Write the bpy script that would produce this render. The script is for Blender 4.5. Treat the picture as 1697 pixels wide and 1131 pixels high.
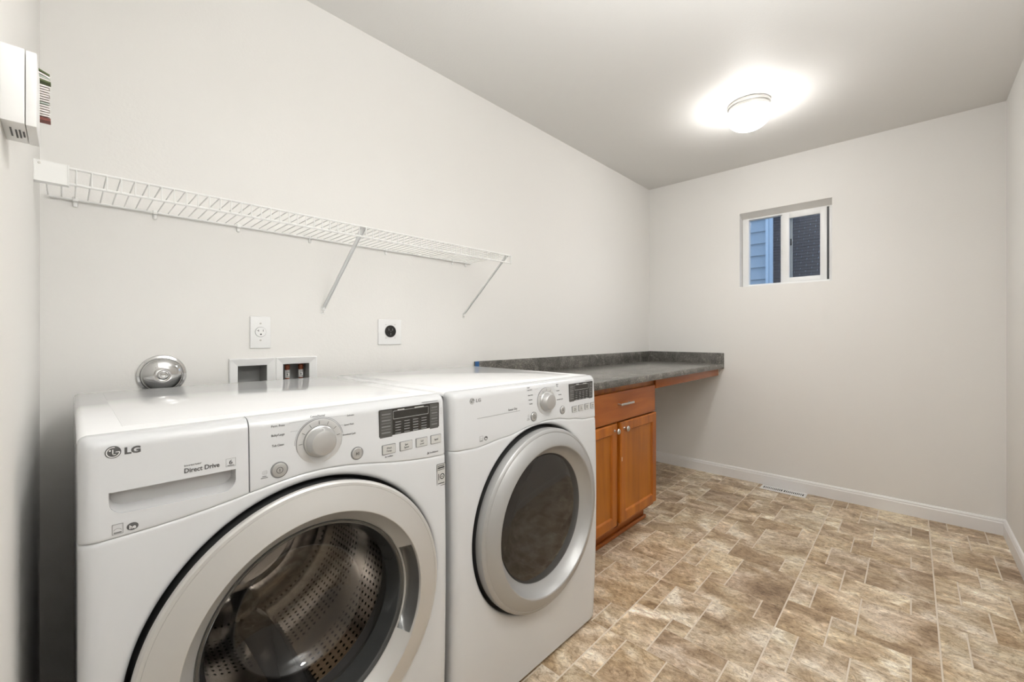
import bpy, bmesh, math, random
from mathutils import Vector, Matrix
random.seed(7)
PI = math.pi
scene = bpy.context.scene
for o in list(bpy.data.objects): bpy.data.objects.remove(o)
C = scene.collection

# ------------------------------------------------------------------ camera
FPX, CAMH, YAW = 698.0, 1.125, math.radians(43.5)
cam = bpy.data.cameras.new('camera'); cam_o = bpy.data.objects.new('camera', cam); C.objects.link(cam_o)
cam.sensor_width = 36; cam.lens = 36 * FPX / 1697; cam.clip_start = 0.005
cam.shift_y = -(565.5 - 556.0) / 1697
cam_o.location = (0, 0, CAMH)
cam_o.rotation_euler = (PI / 2, 0, YAW - PI / 2)
scene.camera = cam_o
# ------------------------------------------------------------------ world (blue dusk outside the window), exposure
world = bpy.data.worlds.new('world'); scene.world = world; world.use_nodes = True
bg = world.node_tree.nodes['Background']
bg.inputs[0].default_value = (0.46, 0.63, 0.90, 1); bg.inputs[1].default_value = 1.3
scene.view_settings.view_transform = 'Standard'
scene.view_settings.look = 'None'
scene.view_settings.exposure = 0.10
scene.view_settings.gamma = 1.0
scene.view_settings.use_curve_mapping = False
# added fill spot out of view, bounced off the ceiling to brighten the room
fl = bpy.data.lights.new('ceiling_fill', 'SPOT'); fl.energy = 118; fl.spot_size = math.radians(146); fl.spot_blend = 0.9; fl.shadow_soft_size = 0.10
fl.color = (0.96, 0.98, 1.0)
fl_o = bpy.data.objects.new('ceiling_fill', fl); C.objects.link(fl_o); fl_o.location = (0.72, -0.24, 1.45)
fl_o.rotation_euler = Vector((-0.06, -0.02, -1.0)).to_track_quat('Z', 'Y').to_euler()
LAMP = 40.0                      # emission of the two ceiling lamps
HALL_FILL = 30.0                      # added fill lamp in the unseen hall behind the doorway

# ------------------------------------------------------------------ helpers
W = {}
def setp(o, label=None, cat=None, group=None, kind=None):
    if label: o['label'] = label
    if cat: o['category'] = cat
    if group: o['group'] = group
    if kind: o['kind'] = kind
    return o
def empty(name, loc, label, cat, group=None):
    o = bpy.data.objects.new(name, None); C.objects.link(o); o.location = loc; o.empty_display_size = 0.05
    W[o] = Vector(loc); return setp(o, label, cat, group)
def mk(name, bm, mats, parent=None, angle=35, **kw):
    if not isinstance(mats, (list, tuple)): mats = [mats]
    bmesh.ops.recalc_face_normals(bm, faces=bm.faces)
    me = bpy.data.meshes.new(name); bm.to_mesh(me); bm.free()
    return mk_mesh(name, me, mats, parent, angle, **kw)
def mk_mesh(name, me, mats, parent=None, angle=35, label=None, cat=None, group=None, kind=None):
    for m in mats: me.materials.append(m)
    if parent is not None: org = W[parent]
    else:
        vs = [v.co for v in me.vertices]
        lo = [min(v[i] for v in vs) for i in range(3)]; hi = [max(v[i] for v in vs) for i in range(3)]
        org = Vector(((lo[0] + hi[0]) / 2, (lo[1] + hi[1]) / 2, lo[2]))
    me.transform(Matrix.Translation(-org))
    if angle:
        me.polygons.foreach_set('use_smooth', [True] * len(me.polygons))
        me.set_sharp_from_angle(angle=math.radians(angle))
    o = bpy.data.objects.new(name, me); C.objects.link(o)
    if parent is not None: o.parent = parent; o.location = (0, 0, 0)
    else: o.location = org
    W[o] = org
    return setp(o, label, cat, group, kind)
def merge(bm, tmp):
    me = bpy.data.meshes.new('t'); tmp.to_mesh(me); tmp.free(); bm.from_mesh(me); bpy.data.meshes.remove(me)
def box(bm, lo, hi, bev=0.0, seg=2, mi=0, rot=None):
    t = bmesh.new(); bmesh.ops.create_cube(t, size=1)
    lo, hi = Vector(lo), Vector(hi); s = hi - lo; c = (hi + lo) / 2
    for v in t.verts: v.co = Vector((v.co.x * s.x, v.co.y * s.y, v.co.z * s.z))
    if bev: bmesh.ops.bevel(t, geom=list(t.edges), offset=min(bev, min(s) * 0.49), segments=seg, profile=0.5, affect='EDGES')
    if rot is not None:
        for v in t.verts: v.co = rot @ v.co
    for v in t.verts: v.co += c
    for f in t.faces: f.material_index = mi
    merge(bm, t)
def B(lo, hi, bev=0.0, seg=2):
    bm = bmesh.new(); box(bm, lo, hi, bev, seg); return bm
def lathe(bm, prof, c, axis='y', n=64, a0=0.0, a1=2 * PI, mi=0):
    """prof: list of (radius, coordinate along axis)"""
    full = abs(a1 - a0 - 2 * PI) < 1e-6
    m = n if full else n + 1
    rows = []
    for r, t in prof:
        row = []
        if r < 1e-6:
            p = (c[0], t, c[2]) if axis == 'y' else ((t, c[1], c[2]) if axis == 'x' else (c[0], c[1], t))
            v = bm.verts.new(p); row = [v] * m
        else:
            for k in range(m):
                a = a0 + (a1 - a0) * k / n
                ca, sa = r * math.cos(a), r * math.sin(a)
                if axis == 'y': p = (c[0] + ca, t, c[2] + sa)
                elif axis == 'x': p = (t, c[1] + ca, c[2] + sa)
                else: p = (c[0] + ca, c[1] + sa, t)
                row.append(bm.verts.new(p))
        rows.append(row)
    for i in range(len(rows) - 1):
        for k in range(m if full else m - 1):
            k2 = (k + 1) % m
            q = [rows[i][k], rows[i][k2], rows[i + 1][k2], rows[i + 1][k]]
            u = []
            for v in q:
                if v not in u: u.append(v)
            if len(u) >= 3:
                try: f = bm.faces.new(u); f.material_index = mi
                except ValueError: pass
def L(prof, c, axis='y', n=64, **k):
    bm = bmesh.new(); lathe(bm, prof, c, axis, n, **k); return bm
def tube(bm, pts, r, n=8, mi=0):
    pts = [Vector(p) for p in pts]; rings = []
    for i, p in enumerate(pts):
        if i == 0: d = pts[1] - p
        elif i == len(pts) - 1: d = p - pts[i - 1]
        else: d = (pts[i + 1] - p).normalized() + (p - pts[i - 1]).normalized()
        d.normalize()
        up = Vector((0, 0, 1)) if abs(d.z) < 0.9 else Vector((1, 0, 0))
        a = d.cross(up).normalized(); b = d.cross(a).normalized()
        rings.append([bm.verts.new(p + (a * math.cos(2 * PI * k / n) + b * math.sin(2 * PI * k / n)) * r) for k in range(n)])
    for i in range(len(rings) - 1):
        for k in range(n):
            f = bm.faces.new([rings[i][k], rings[i][(k + 1) % n], rings[i + 1][(k + 1) % n], rings[i + 1][k]]); f.material_index = mi
    for r_ in (rings[0], rings[-1]):
        f = bm.faces.new(r_); f.material_index = mi
def T(pts, r, n=8):
    bm = bmesh.new(); tube(bm, pts, r, n); return bm
def prism(bm, poly, y0, y1, mi=0, bev=0.0):
    """polygon of (x,z) extruded along y"""
    t = bmesh.new()
    a = [t.verts.new((x, y0, z)) for x, z in poly]; b = [t.verts.new((x, y1, z)) for x, z in poly]
    t.faces.new(a); t.faces.new(b)
    for i in range(len(poly)):
        j = (i + 1) % len(poly); t.faces.new((a[i], a[j], b[j], b[i]))
    bmesh.ops.recalc_face_normals(t, faces=t.faces)
    for f in t.faces: f.material_index = mi
    merge(bm, t)
def rrect(x0, x1, z0, z1, r, n=5):
    P = []
    for cx, cz, a in ((x1 - r, z1 - r, 0), (x0 + r, z1 - r, PI / 2), (x0 + r, z0 + r, PI), (x1 - r, z0 + r, 1.5 * PI)):
        for k in range(n + 1): P.append((cx + r * math.cos(a + PI / 2 * k / n), cz + r * math.sin(a + PI / 2 * k / n)))
    return P
def text(s, x, z, h, y, parent, m, name='lettering', align='LEFT', sx=1.0, plane='y', bold=0.0, depth=0.0002):
    """flat print lying in the xz plane facing -y; h = capital letter height"""
    cu = bpy.data.curves.new('t', 'FONT'); cu.body = s; cu.size = h / 0.69; cu.align_x = align; cu.extrude = depth; cu.offset = bold
    cu.resolution_u = 3
    o = bpy.data.objects.new('t', cu); C.objects.link(o)
    bpy.context.view_layer.update()
    me = bpy.data.meshes.new_from_object(o.evaluated_get(bpy.context.evaluated_depsgraph_get()))
    bpy.data.objects.remove(o)
    if plane == 'y':
        M = Matrix.Translation((x, y, z)) @ Matrix.Rotation(PI / 2, 4, 'X') @ Matrix.Diagonal((sx, 1, 1, 1))
    else: M = plane @ Matrix.Diagonal((sx, 1, 1, 1))
    me.transform(M)
    return mk_mesh(name, me, [m], parent, angle=0)
def outward(bm):
    bmesh.ops.recalc_face_normals(bm, faces=bm.faces)
    if bm.calc_volume(signed=True) < 0: bmesh.ops.reverse_faces(bm, faces=bm.faces)
def boolean(o, cutter_bm):
    t = bmesh.new(); t.from_mesh(o.data); bmesh.ops.remove_doubles(t, verts=t.verts, dist=1e-6); outward(t)
    t.to_mesh(o.data); t.free()
    me = bpy.data.meshes.new('c'); bmesh.ops.remove_doubles(cutter_bm, verts=cutter_bm.verts, dist=1e-6); outward(cutter_bm); cutter_bm.to_mesh(me); cutter_bm.free()
    c = bpy.data.objects.new('c', me); C.objects.link(c)
    md = o.modifiers.new('b', 'BOOLEAN'); md.operation = 'DIFFERENCE'; md.solver = 'EXACT'; md.object = c
    c.location = o.matrix_world.translation * 0
    o2 = o
    c.matrix_world = Matrix.Translation(-W[o])
    par = o.parent; o.parent = None; o.location = (0, 0, 0)
    bpy.context.view_layer.update()
    new = bpy.data.meshes.new_from_object(o.evaluated_get(bpy.context.evaluated_depsgraph_get()))
    o.modifiers.clear(); old = o.data; o.data = new
    o.parent = par; o.location = (0, 0, 0)
    bpy.data.objects.remove(c)
    new.polygons.foreach_set('use_smooth', [True] * len(new.polygons)); new.set_sharp_from_angle(angle=math.radians(35))

# ------------------------------------------------------------------ materials
def mat(name, col, rough=0.5, metal=0.0, coat=0.0, spec=0.5, emit=None, estr=0.0):
    m = bpy.data.materials.new(name); m.use_nodes = True
    b = m.node_tree.nodes['Principled BSDF']
    b.inputs['Base Color'].default_value = (*col, 1); b.inputs['Roughness'].default_value = rough
    b.inputs['Metallic'].default_value = metal; b.inputs['Coat Weight'].default_value = coat
    b.inputs['Specular IOR Level'].default_value = spec
    if emit: b.inputs['Emission Color'].default_value = (*emit, 1); b.inputs['Emission Strength'].default_value = estr
    return m
def nd(m, t, **k):
    n = m.node_tree.nodes.new(t)
    for a, v in k.items(): setattr(n, a, v)
    return n
def lk(m, a, b): m.node_tree.links.new(a, b)
def bumpy(m, scale, strength, dist=0.002, detail=3, stretch=None):
    b = m.node_tree.nodes['Principled BSDF']
    tc = nd(m, 'ShaderNodeTexCoord'); no = nd(m, 'ShaderNodeTexNoise'); bu = nd(m, 'ShaderNodeBump')
    no.inputs['Scale'].default_value = scale; no.inputs['Detail'].default_value = detail
    if stretch:
        mp = nd(m, 'ShaderNodeMapping'); mp.inputs['Scale'].default_value = stretch
        lk(m, tc.outputs['Object'], mp.inputs[0]); lk(m, mp.outputs[0], no.inputs[0])
    else: lk(m, tc.outputs['Object'], no.inputs[0])
    bu.inputs['Strength'].default_value = strength; bu.inputs['Distance'].default_value = dist
    lk(m, no.outputs[0], bu.inputs['Height']); lk(m, bu.outputs[0], b.inputs['Normal'])
    return no
def ramp(m, src, stops):
    r = nd(m, 'ShaderNodeValToRGB'); e = r.color_ramp.elements
    while len(e) < len(stops): e.new(0.5)
    for i, (p, c) in enumerate(stops): e[i].position = p; e[i].color = (*c, 1)
    lk(m, src, r.inputs[0]); return r.outputs[0]
def mix(m, fac, a, b, mode='MIX'):
    x = nd(m, 'ShaderNodeMix', data_type='RGBA', blend_type=mode)
    for s, v in ((0, fac), (6, a), (7, b)):
        if hasattr(v, 'links'): lk(m, v, x.inputs[s])
        elif s == 0: x.inputs[0].default_value = v
        else: x.inputs[s].default_value = (*v, 1)
    return x.outputs[2]

M = {}
M['wall'] = mat('wall_paint', (0.83, 0.815, 0.785), 0.6, spec=0.3); bumpy(M['wall'], 130, 0.25, 0.0012, 2)
M['ceil'] = mat('ceiling_paint', (0.80, 0.79, 0.765), 0.55, spec=0.15); bumpy(M['ceil'], 110, 0.3, 0.0015, 2)
M['trim'] = mat('trim_paint', (0.86, 0.85, 0.84), 0.35)
M['enamel'] = mat('white_enamel', (0.67, 0.68, 0.69), 0.20, coat=0.25); M['enamel'].node_tree.nodes['Principled BSDF'].inputs['Coat Roughness'].default_value = 0.05
M['top'] = mat('white_gloss_top', (0.92, 0.925, 0.93), 0.08, coat=0.0, spec=0.35); M['top'].node_tree.nodes['Principled BSDF'].inputs['Coat Roughness'].default_value = 0.03
M['plastic'] = mat('white_plastic', (0.86, 0.86, 0.85), 0.35)
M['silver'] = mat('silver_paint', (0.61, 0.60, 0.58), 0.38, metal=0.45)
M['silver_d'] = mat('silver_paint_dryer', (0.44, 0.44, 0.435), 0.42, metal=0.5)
M['satin'] = mat('satin_silver', (0.60, 0.60, 0.59), 0.28, metal=0.75)
M['knob'] = mat('knob_silver', (0.58, 0.58, 0.575), 0.30, metal=0.7)
M['dial'] = mat('dial_silver', (0.62, 0.62, 0.615), 0.35, metal=0.35)
M['chrome'] = mat('chrome', (0.60, 0.60, 0.60), 0.04, metal=1.0)
M['nickel'] = mat('brushed_nickel', (0.62, 0.60, 0.57), 0.28, metal=1.0)
M['steel'] = mat('drum_steel', (0.66, 0.63, 0.60), 0.14, metal=1.0)
M['lifter'] = mat('dark_lifter', (0.07, 0.07, 0.07), 0.12, coat=0.8)
M['recess'] = mat('recess_silver', (0.26, 0.26, 0.255), 0.3, metal=0.5)
M['rubber_shade'] = mat('rubber_and_shade', (0.035, 0.035, 0.035), 0.45)  # rubber of the feet, also the black for shade in narrow gaps
M['gasket'] = mat('grey_gasket', (0.10, 0.10, 0.10), 0.4)
M['black'] = mat('black_plastic', (0.015, 0.015, 0.014), 0.3)
M['display'] = mat('display_black', (0.022, 0.021, 0.019), 0.16, coat=0.5)
M['display2'] = mat('display_grey_keys', (0.085, 0.083, 0.078), 0.4)
M['ink'] = mat('dark_ink', (0.10, 0.10, 0.10), 0.5)
M['inkl'] = mat('pale_ink', (0.23, 0.23, 0.23), 0.5)
M['inkw'] = mat('white_ink', (0.55, 0.55, 0.54), 0.5)
M['pocket'] = mat('pocket_grey', (0.56, 0.56, 0.56), 0.35)
M['sticker'] = mat('sticker_grey', (0.56, 0.56, 0.54), 0.4)
M['wire'] = mat('white_vinyl_wire', (0.85, 0.85, 0.83), 0.35)
M['brace'] = mat('brace_white', (0.80, 0.80, 0.79), 0.35)
M['grout'] = mat('beige_joint', (0.72, 0.63, 0.52), 0.6)
M['tape'] = mat('blue_tape', (0.03, 0.12, 0.30), 0.6)
M['copper'] = mat('copper_valve', (0.30, 0.085, 0.04), 0.4, metal=0.3)
M['label'] = mat('valve_label', (0.80, 0.78, 0.76), 0.5)
M['boxgrey'] = mat('box_plastic', (0.38, 0.38, 0.37), 0.45)
M['dark'] = mat('shade_black', (0.01, 0.01, 0.01), 0.7)
M['nick'] = mat('bare_wood_nick', (0.75, 0.62, 0.45), 0.7)
M['lampmetal'] = mat('lamp_ring', (0.50, 0.49, 0.47), 0.35, metal=0.5)
M['lamp'] = mat('lamp_glass', (0.9, 0.9, 0.88), 0.3, emit=(1.0, 0.985, 0.97), estr=LAMP)
M['lamp2'] = mat('lamp_glass_dimmer', (0.9, 0.9, 0.88), 0.3, emit=(1.0, 0.985, 0.97), estr=LAMP * 0.5)
M['hall'] = mat('hall_fill_glass', (0.9, 0.9, 0.88), 0.3, emit=(1.0, 0.97, 0.93), estr=HALL_FILL)
M['siding'] = mat('blue_siding', (0.46, 0.52, 0.56), 0.7)
M['exttrim'] = mat('exterior_trim', (0.72, 0.80, 0.86), 0.6)
M['shingle'] = mat('dark_shingle', (0.055, 0.05, 0.06), 0.85)
M['screen'] = mat('grey_screen_frame', (0.45, 0.45, 0.44), 0.5)
M['green'] = mat('olive_green_card', (0.10, 0.13, 0.045), 0.6)
M['palegreen'] = mat('sage_card', (0.42, 0.48, 0.42), 0.6)
M['brown'] = mat('brown_card', (0.20, 0.06, 0.045), 0.6)
M['card'] = mat('cream_card', (0.78, 0.74, 0.71), 0.6)
M['earth'] = mat('outdoor_ground', (0.10, 0.11, 0.10), 0.9)

def glassy(name, tint, rough=0.02, ior=1.5):
    m = bpy.data.materials.new(name); m.use_nodes = True; nt = m.node_tree; nt.nodes.clear()
    o = nd(m, 'ShaderNodeOutputMaterial'); t = nd(m, 'ShaderNodeBsdfTransparent'); g = nd(m, 'ShaderNodeBsdfGlossy')
    x = nd(m, 'ShaderNodeMixShader'); f = nd(m, 'ShaderNodeFresnel'); f.inputs[0].default_value = ior
    ge = nd(m, 'ShaderNodeNewGeometry'); ma = nd(m, 'ShaderNodeMath', operation='MULTIPLY_ADD')      # same reflection from both sides of the thin glass
    ma.inputs[1].default_value = 1 / ior - ior; ma.inputs[2].default_value = ior
    lk(m, ge.outputs['Backfacing'], ma.inputs[0]); lk(m, ma.outputs[0], f.inputs[0])
    t.inputs[0].default_value = (*tint, 1); g.inputs['Roughness'].default_value = rough; g.inputs['Color'].default_value = (1, 1, 1, 1)
    lk(m, f.outputs[0], x.inputs[0]); lk(m, t.outputs[0], x.inputs[1]); lk(m, g.outputs[0], x.inputs[2]); lk(m, x.outputs[0], o.inputs[0])
    return m
M['pane'] = glassy('window_glass', (0.92, 0.95, 0.97))
M['bowl'] = glassy('smoky_door_glass', (0.80, 0.78, 0.76), 0.01, 1.5)
M['bowlrim'] = mat('smoked_rim', (0.045, 0.047, 0.047), 0.12, coat=0.6)
M['dglass'] = mat('dark_dryer_glass', (0.022, 0.020, 0.018), 0.10, coat=0.35)
M['dglass'].node_tree.nodes['Principled BSDF'].inputs['Specular IOR Level'].default_value = 0.4

# perforated drum steel: rows of small dark holes
def perforated(name, kx, ky, radial):
    m = mat(name, (0.55, 0.53, 0.51), 0.17, metal=1.0)
    b = m.node_tree.nodes['Principled BSDF']
    tc = nd(m, 'ShaderNodeTexCoord'); mp = nd(m, 'ShaderNodeMapping')
    vo = nd(m, 'ShaderNodeTexVoronoi'); vo.inputs['Scale'].default_value = 1.0; vo.inputs['Randomness'].default_value = 0.0
    lk(m, tc.outputs['UV'], mp.inputs[0]); mp.inputs['Scale'].default_value = (kx, ky, 1)
    vo.voronoi_dimensions = '2D'
    lk(m, mp.outputs[0], vo.inputs['Vector'])
    c = ramp(m, vo.outputs['Distance'], [(0.19, (0.02, 0.02, 0.02)), (0.25, (0.62, 0.60, 0.58))])
    # holes only in broad bands, smooth bright steel between them
    wv = nd(m, 'ShaderNodeTexWave', wave_type='BANDS', bands_direction='Y'); wv.inputs['Scale'].default_value = 0.62; wv.inputs['Phase Offset'].default_value = 1.2
    lk(m, tc.outputs['UV'], wv.inputs[0])
    wm_ = ramp(m, wv.outputs[0], [(0.14, (0, 0, 0)), (0.16, (1, 1, 1))])
    lk(m, mix(m, wm_, (0.62, 0.60, 0.57), c), b.inputs['Base Color'])
    return m
M['perf'] = perforated('perforated_steel', 96, 26, False)

# wood
def wood(name, c1, c2, c3, axis):
    m = mat(name, c2, 0.36, coat=0.08, spec=0.35); b = m.node_tree.nodes['Principled BSDF']
    b.inputs['Coat Roughness'].default_value = 0.2
    tc = nd(m, 'ShaderNodeTexCoord'); mp = nd(m, 'ShaderNodeMapping')
    sc = [9, 9, 9]; sc[axis] = 0.9; mp.inputs['Scale'].default_value = sc
    n = nd(m, 'ShaderNodeTexNoise'); n.inputs['Scale'].default_value = 2.2; n.inputs['Detail'].default_value = 6; n.inputs['Distortion'].default_value = 0.5
    lk(m, tc.outputs['Object'], mp.inputs[0]); lk(m, mp.outputs[0], n.inputs[0])
    n2 = nd(m, 'ShaderNodeTexNoise'); n2.inputs['Scale'].default_value = 3.0; lk(m, tc.outputs['Object'], n2.inputs[0])
    a = ramp(m, n.outputs[0], [(0.3, c1), (0.5, c2), (0.72, c3)])
    d = ramp(m, n2.outputs[0], [(0.3, (0.82, 0.78, 0.74)), (0.7, (1.05, 1.05, 1.05))])
    lk(m, mix(m, 1.0, a, d, 'MULTIPLY'), b.inputs['Base Color'])
    return m
M['wood_v'] = wood('cherry_wood_upright', (0.31, 0.085, 0.008), (0.43, 0.130, 0.011), (0.52, 0.175, 0.016), 2)
M['wood_h'] = wood('cherry_wood_level', (0.28, 0.070, 0.010), (0.36, 0.100, 0.013), (0.43, 0.13, 0.018), 0)
M['panel'] = wood('cherry_wood_panel', (0.33, 0.100, 0.004), (0.42, 0.135, 0.005), (0.50, 0.18, 0.008), 2)

# counter laminate
m = mat('grey_laminate', (0.13, 0.125, 0.115), 0.25); M['counter'] = m; b = m.node_tree.nodes['Principled BSDF']
tc = nd(m, 'ShaderNodeTexCoord')
n = nd(m, 'ShaderNodeTexNoise'); n.inputs['Scale'].default_value = 9; n.inputs['Detail'].default_value = 8; n.inputs['Distortion'].default_value = 1.2
n2 = nd(m, 'ShaderNodeTexNoise'); n2.inputs['Scale'].default_value = 160; n2.inputs['Detail'].default_value = 2
lk(m, tc.outputs['Object'], n.inputs[0]); lk(m, tc.outputs['Object'], n2.inputs[0])
a = ramp(m, n.outputs[0], [(0.35, (0.095, 0.092, 0.082)), (0.55, (0.145, 0.138, 0.124)), (0.7, (0.215, 0.202, 0.18))])
s = ramp(m, n2.outputs[0], [(0.35, (0.68, 0.68, 0.68)), (0.55, (1.0, 1.0, 1.0)), (0.7, (1.6, 1.55, 1.5))])
lk(m, mix(m, 1.0, a, s, 'MULTIPLY'), b.inputs['Base Color'])

# stone-look vinyl tile
m = mat('stone_vinyl_tile', (0.4, 0.3, 0.22), 0.38, spec=0.4); M['tile'] = m; b = m.node_tree.nodes['Principled BSDF']
tc = nd(m, 'ShaderNodeTexCoord'); oi = nd(m, 'ShaderNodeObjectInfo')
off = nd(m, 'ShaderNodeMath', operation='MULTIPLY'); off.inputs[1].default_value = 37.0; lk(m, oi.outputs['Random'], off.inputs[0])
cx = nd(m, 'ShaderNodeCombineXYZ'); lk(m, off.outputs[0], cx.inputs[0]); lk(m, off.outputs[0], cx.inputs[1]); lk(m, off.outputs[0], cx.inputs[2])
mp = nd(m, 'ShaderNodeMapping'); mp.inputs['Scale'].default_value = (1.55, 0.95, 1.0); mp.inputs['Rotation'].default_value = (0, 0, 0.25)
lk(m, tc.outputs['Object'], mp.inputs[0])
va = nd(m, 'ShaderNodeVectorMath', operation='ADD'); lk(m, mp.outputs[0], va.inputs[0]); lk(m, cx.outputs[0], va.inputs[1])
def tn(scale, det, dist=0.0, ro=0.55):
    n = nd(m, 'ShaderNodeTexNoise'); n.inputs['Scale'].default_value = scale; n.inputs['Detail'].default_value = det
    n.inputs['Distortion'].default_value = dist; n.inputs['Roughness'].default_value = ro; lk(m, va.outputs[0], n.inputs[0]); return n.outputs[0]
big = tn(5.0, 8, 0.9, 0.60); fine = tn(38, 7, 0.8, 0.62); hue = tn(3.5, 3, 0.3); crack = tn(14, 8, 2.2, 0.65)
c1 = ramp(m, big, [(0.30, (0.255, 0.178, 0.108)), (0.44, (0.42, 0.320, 0.218)), (0.54, (0.61, 0.50, 0.375)), (0.66, (0.86, 0.79, 0.68))])
c2 = ramp(m, big, [(0.30, (0.30, 0.205, 0.12)), (0.44, (0.50, 0.39, 0.255)), (0.55, (0.66, 0.575, 0.43)), (0.66, (0.84, 0.79, 0.68))])
hm = ramp(m, hue, [(0.42, (0, 0, 0)), (0.6, (1, 1, 1))])
c3 = mix(m, hm, c1, c2)
fm = ramp(m, fine, [(0.36, (0.58, 0.53, 0.48)), (0.46, (0.92, 0.91, 0.90)), (0.54, (1.0, 1.0, 1.0)), (0.66, (1.26, 1.25, 1.23))])
c4 = mix(m, 0.9, c3, fm, 'MULTIPLY')
cm = ramp(m, crack, [(0.46, (1, 1, 1)), (0.495, (0.50, 0.43, 0.36)), (0.52, (1, 1, 1))])
c5 = mix(m, 0.75, c4, cm, 'MULTIPLY')
tn_ = ramp(m, oi.outputs['Random'], [(0.0, (0.88, 0.83, 0.80)), (0.3, (1.12, 1.07, 1.0)), (0.6, (0.98, 0.96, 0.93)), (0.85, (1.30, 1.30, 1.28)), (1.0, (0.92, 0.88, 0.84))])
lk(m, mix(m, 1.0, c5, tn_, 'MULTIPLY'), b.inputs['Base Color'])
bu = nd(m, 'ShaderNodeBump'); bu.inputs['Strength'].default_value = 0.35; bu.inputs['Distance'].default_value = 0.0012
lk(m, fine, bu.inputs['Height']); lk(m, bu.outputs[0], b.inputs['Normal'])

# ------------------------------------------------------------------ room shell
XL, XR, YB, YR, H = -0.053, 3.62, 1.722, -0.385, 2.44
def holes_rects(a0, a1, b0, b1, holes):
    xs = sorted({a0, a1, *[h[0] for h in holes], *[h[1] for h in holes]}); zs = sorted({b0, b1, *[h[2] for h in holes], *[h[3] for h in holes]})
    R = []
    for i in range(len(xs) - 1):
        for j in range(len(zs) - 1):
            mx, mz = (xs[i] + xs[i + 1]) / 2, (zs[j] + zs[j + 1]) / 2
            if not any(h[0] < mx < h[1] and h[2] < mz < h[3] for h in holes): R.append((xs[i], xs[i + 1], zs[j], zs[j + 1]))
    return R
TH = 0.13
def shell_wall(name, rects, fixed, axis, sgn):
    bm = bmesh.new()
    for a0, a1, b0, b1 in rects:
        lo, hi = sorted((fixed, fixed + sgn * TH))
        if axis == 'y': box(bm, (a0, lo, b0), (a1, hi, b1))
        else: box(bm, (lo, a0, b0), (hi, a1, b1))
    bmesh.ops.remove_doubles(bm, verts=bm.verts, dist=1e-5)
    # drop the doubled inner faces between neighbouring blocks
    seen = {}
    for f in bm.faces: seen.setdefault(tuple(sorted(v.index for v in f.verts)), []).append(f)
    bad = [f for g in seen.values() if len(g) > 1 for f in g]
    bmesh.ops.delete(bm, geom=bad, context='FACES_ONLY')
    return mk(name, bm, M['wall'], angle=0, kind='structure')
BOXES = [(0.384, 0.531, 0.868, 1.043), (0.5315, 0.681, 0.868, 1.043)]
hol = [(x0 + 0.018, x1 - 0.018, z0 + 0.018, z1 - 0.018) for x0, x1, z0, z1 in BOXES]
shell_wall('wall_back', holes_rects(XL - TH, XR + TH, 0, H, hol), YB, 'y', 1)
WY0, WY1, WZ0, WZ1 = 0.398, 0.978, 1.502, 2.076
shell_wall('wall_window', holes_rects(YR, YB, 0, H, [(WY0, WY1, WZ0, WZ1)]), XR, 'x', 1)
shell_wall('wall_right', holes_rects(XL - TH, XR + TH, 0, H, []), YR, 'y', -1)
DY0, DY1, DZ = -0.30, 0.50, 2.05      # doorway the camera stands in
shell_wall('wall_left', holes_rects(YR, YB, 0, H, [(DY0, DY1, 0, DZ)]), XL, 'x', -1)
mk('ceiling', B((XL - TH - 1.3, YR - TH, H), (XR + TH, YB + TH, H + 0.1)), M['ceil'], angle=0, kind='structure')
# floor: joint-coloured base with every stone-look tile as its own piece
floor = mk('floor', B((XL - TH - 1.3, YR - TH, -0.08), (XR + TH, YB + TH, -0.0014)), M['grout'], angle=0, kind='structure')
P, U = 0.4572, 0.0762
X0, Y0 = 2.335 - 6 * P, -0.074 - 1 * P
TILES = [(0, 2, 0, 1), (0, 2, 1, 4), (2, 6, 0, 3), (2, 3, 3, 4), (3, 6, 3, 5), (0, 3, 4, 6), (3, 6, 5, 6)]
cache = {}
def tile_mesh(w, d):
    k = (round(w, 4), round(d, 4))
    if k not in cache:
        gx, gy, c, top, bot = 0.0026, 0.0012, 0.0008, 0.0, -0.0018
        bm = bmesh.new()
        def ring(ins, z): return [bm.verts.new(p) for p in ((ins + gy, ins + gx, z), (w - ins - gy, ins + gx, z), (w - ins - gy, d - ins - gx, z), (ins + gy, d - ins - gx, z))]
        a, b_, t = ring(0, bot), ring(0, top - c), ring(c, top)
        for r1, r2 in ((a, b_), (b_, t)):
            for i in range(4): bm.faces.new((r1[i], r1[(i + 1) % 4], r2[(i + 1) % 4], r2[i]))
        bm.faces.new(t)
        me = bpy.data.meshes.new('tile'); bm.to_mesh(me); bm.free(); me.materials.append(M['tile']); cache[k] = me
    return cache[k]
for i in range(0, 10):
    for j in range(0, 7):
        for a0, a1, b0, b1 in TILES:
            x0, x1 = X0 + i * P + a0 * U, X0 + i * P + a1 * U; y0, y1 = Y0 + j * P + b0 * U, Y0 + j * P + b1 * U
            x0, x1 = max(x0, XL), min(x1, XR); y0, y1 = max(y0, YR), min(y1, YB)
            if x1 - x0 < 0.012 or y1 - y0 < 0.012: continue
            o = bpy.data.objects.new('tile', tile_mesh(x1 - x0, y1 - y0)); C.objects.link(o)
            o.parent = floor; o.location = Vector((x0, y0, 0)) - W[floor]
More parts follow.
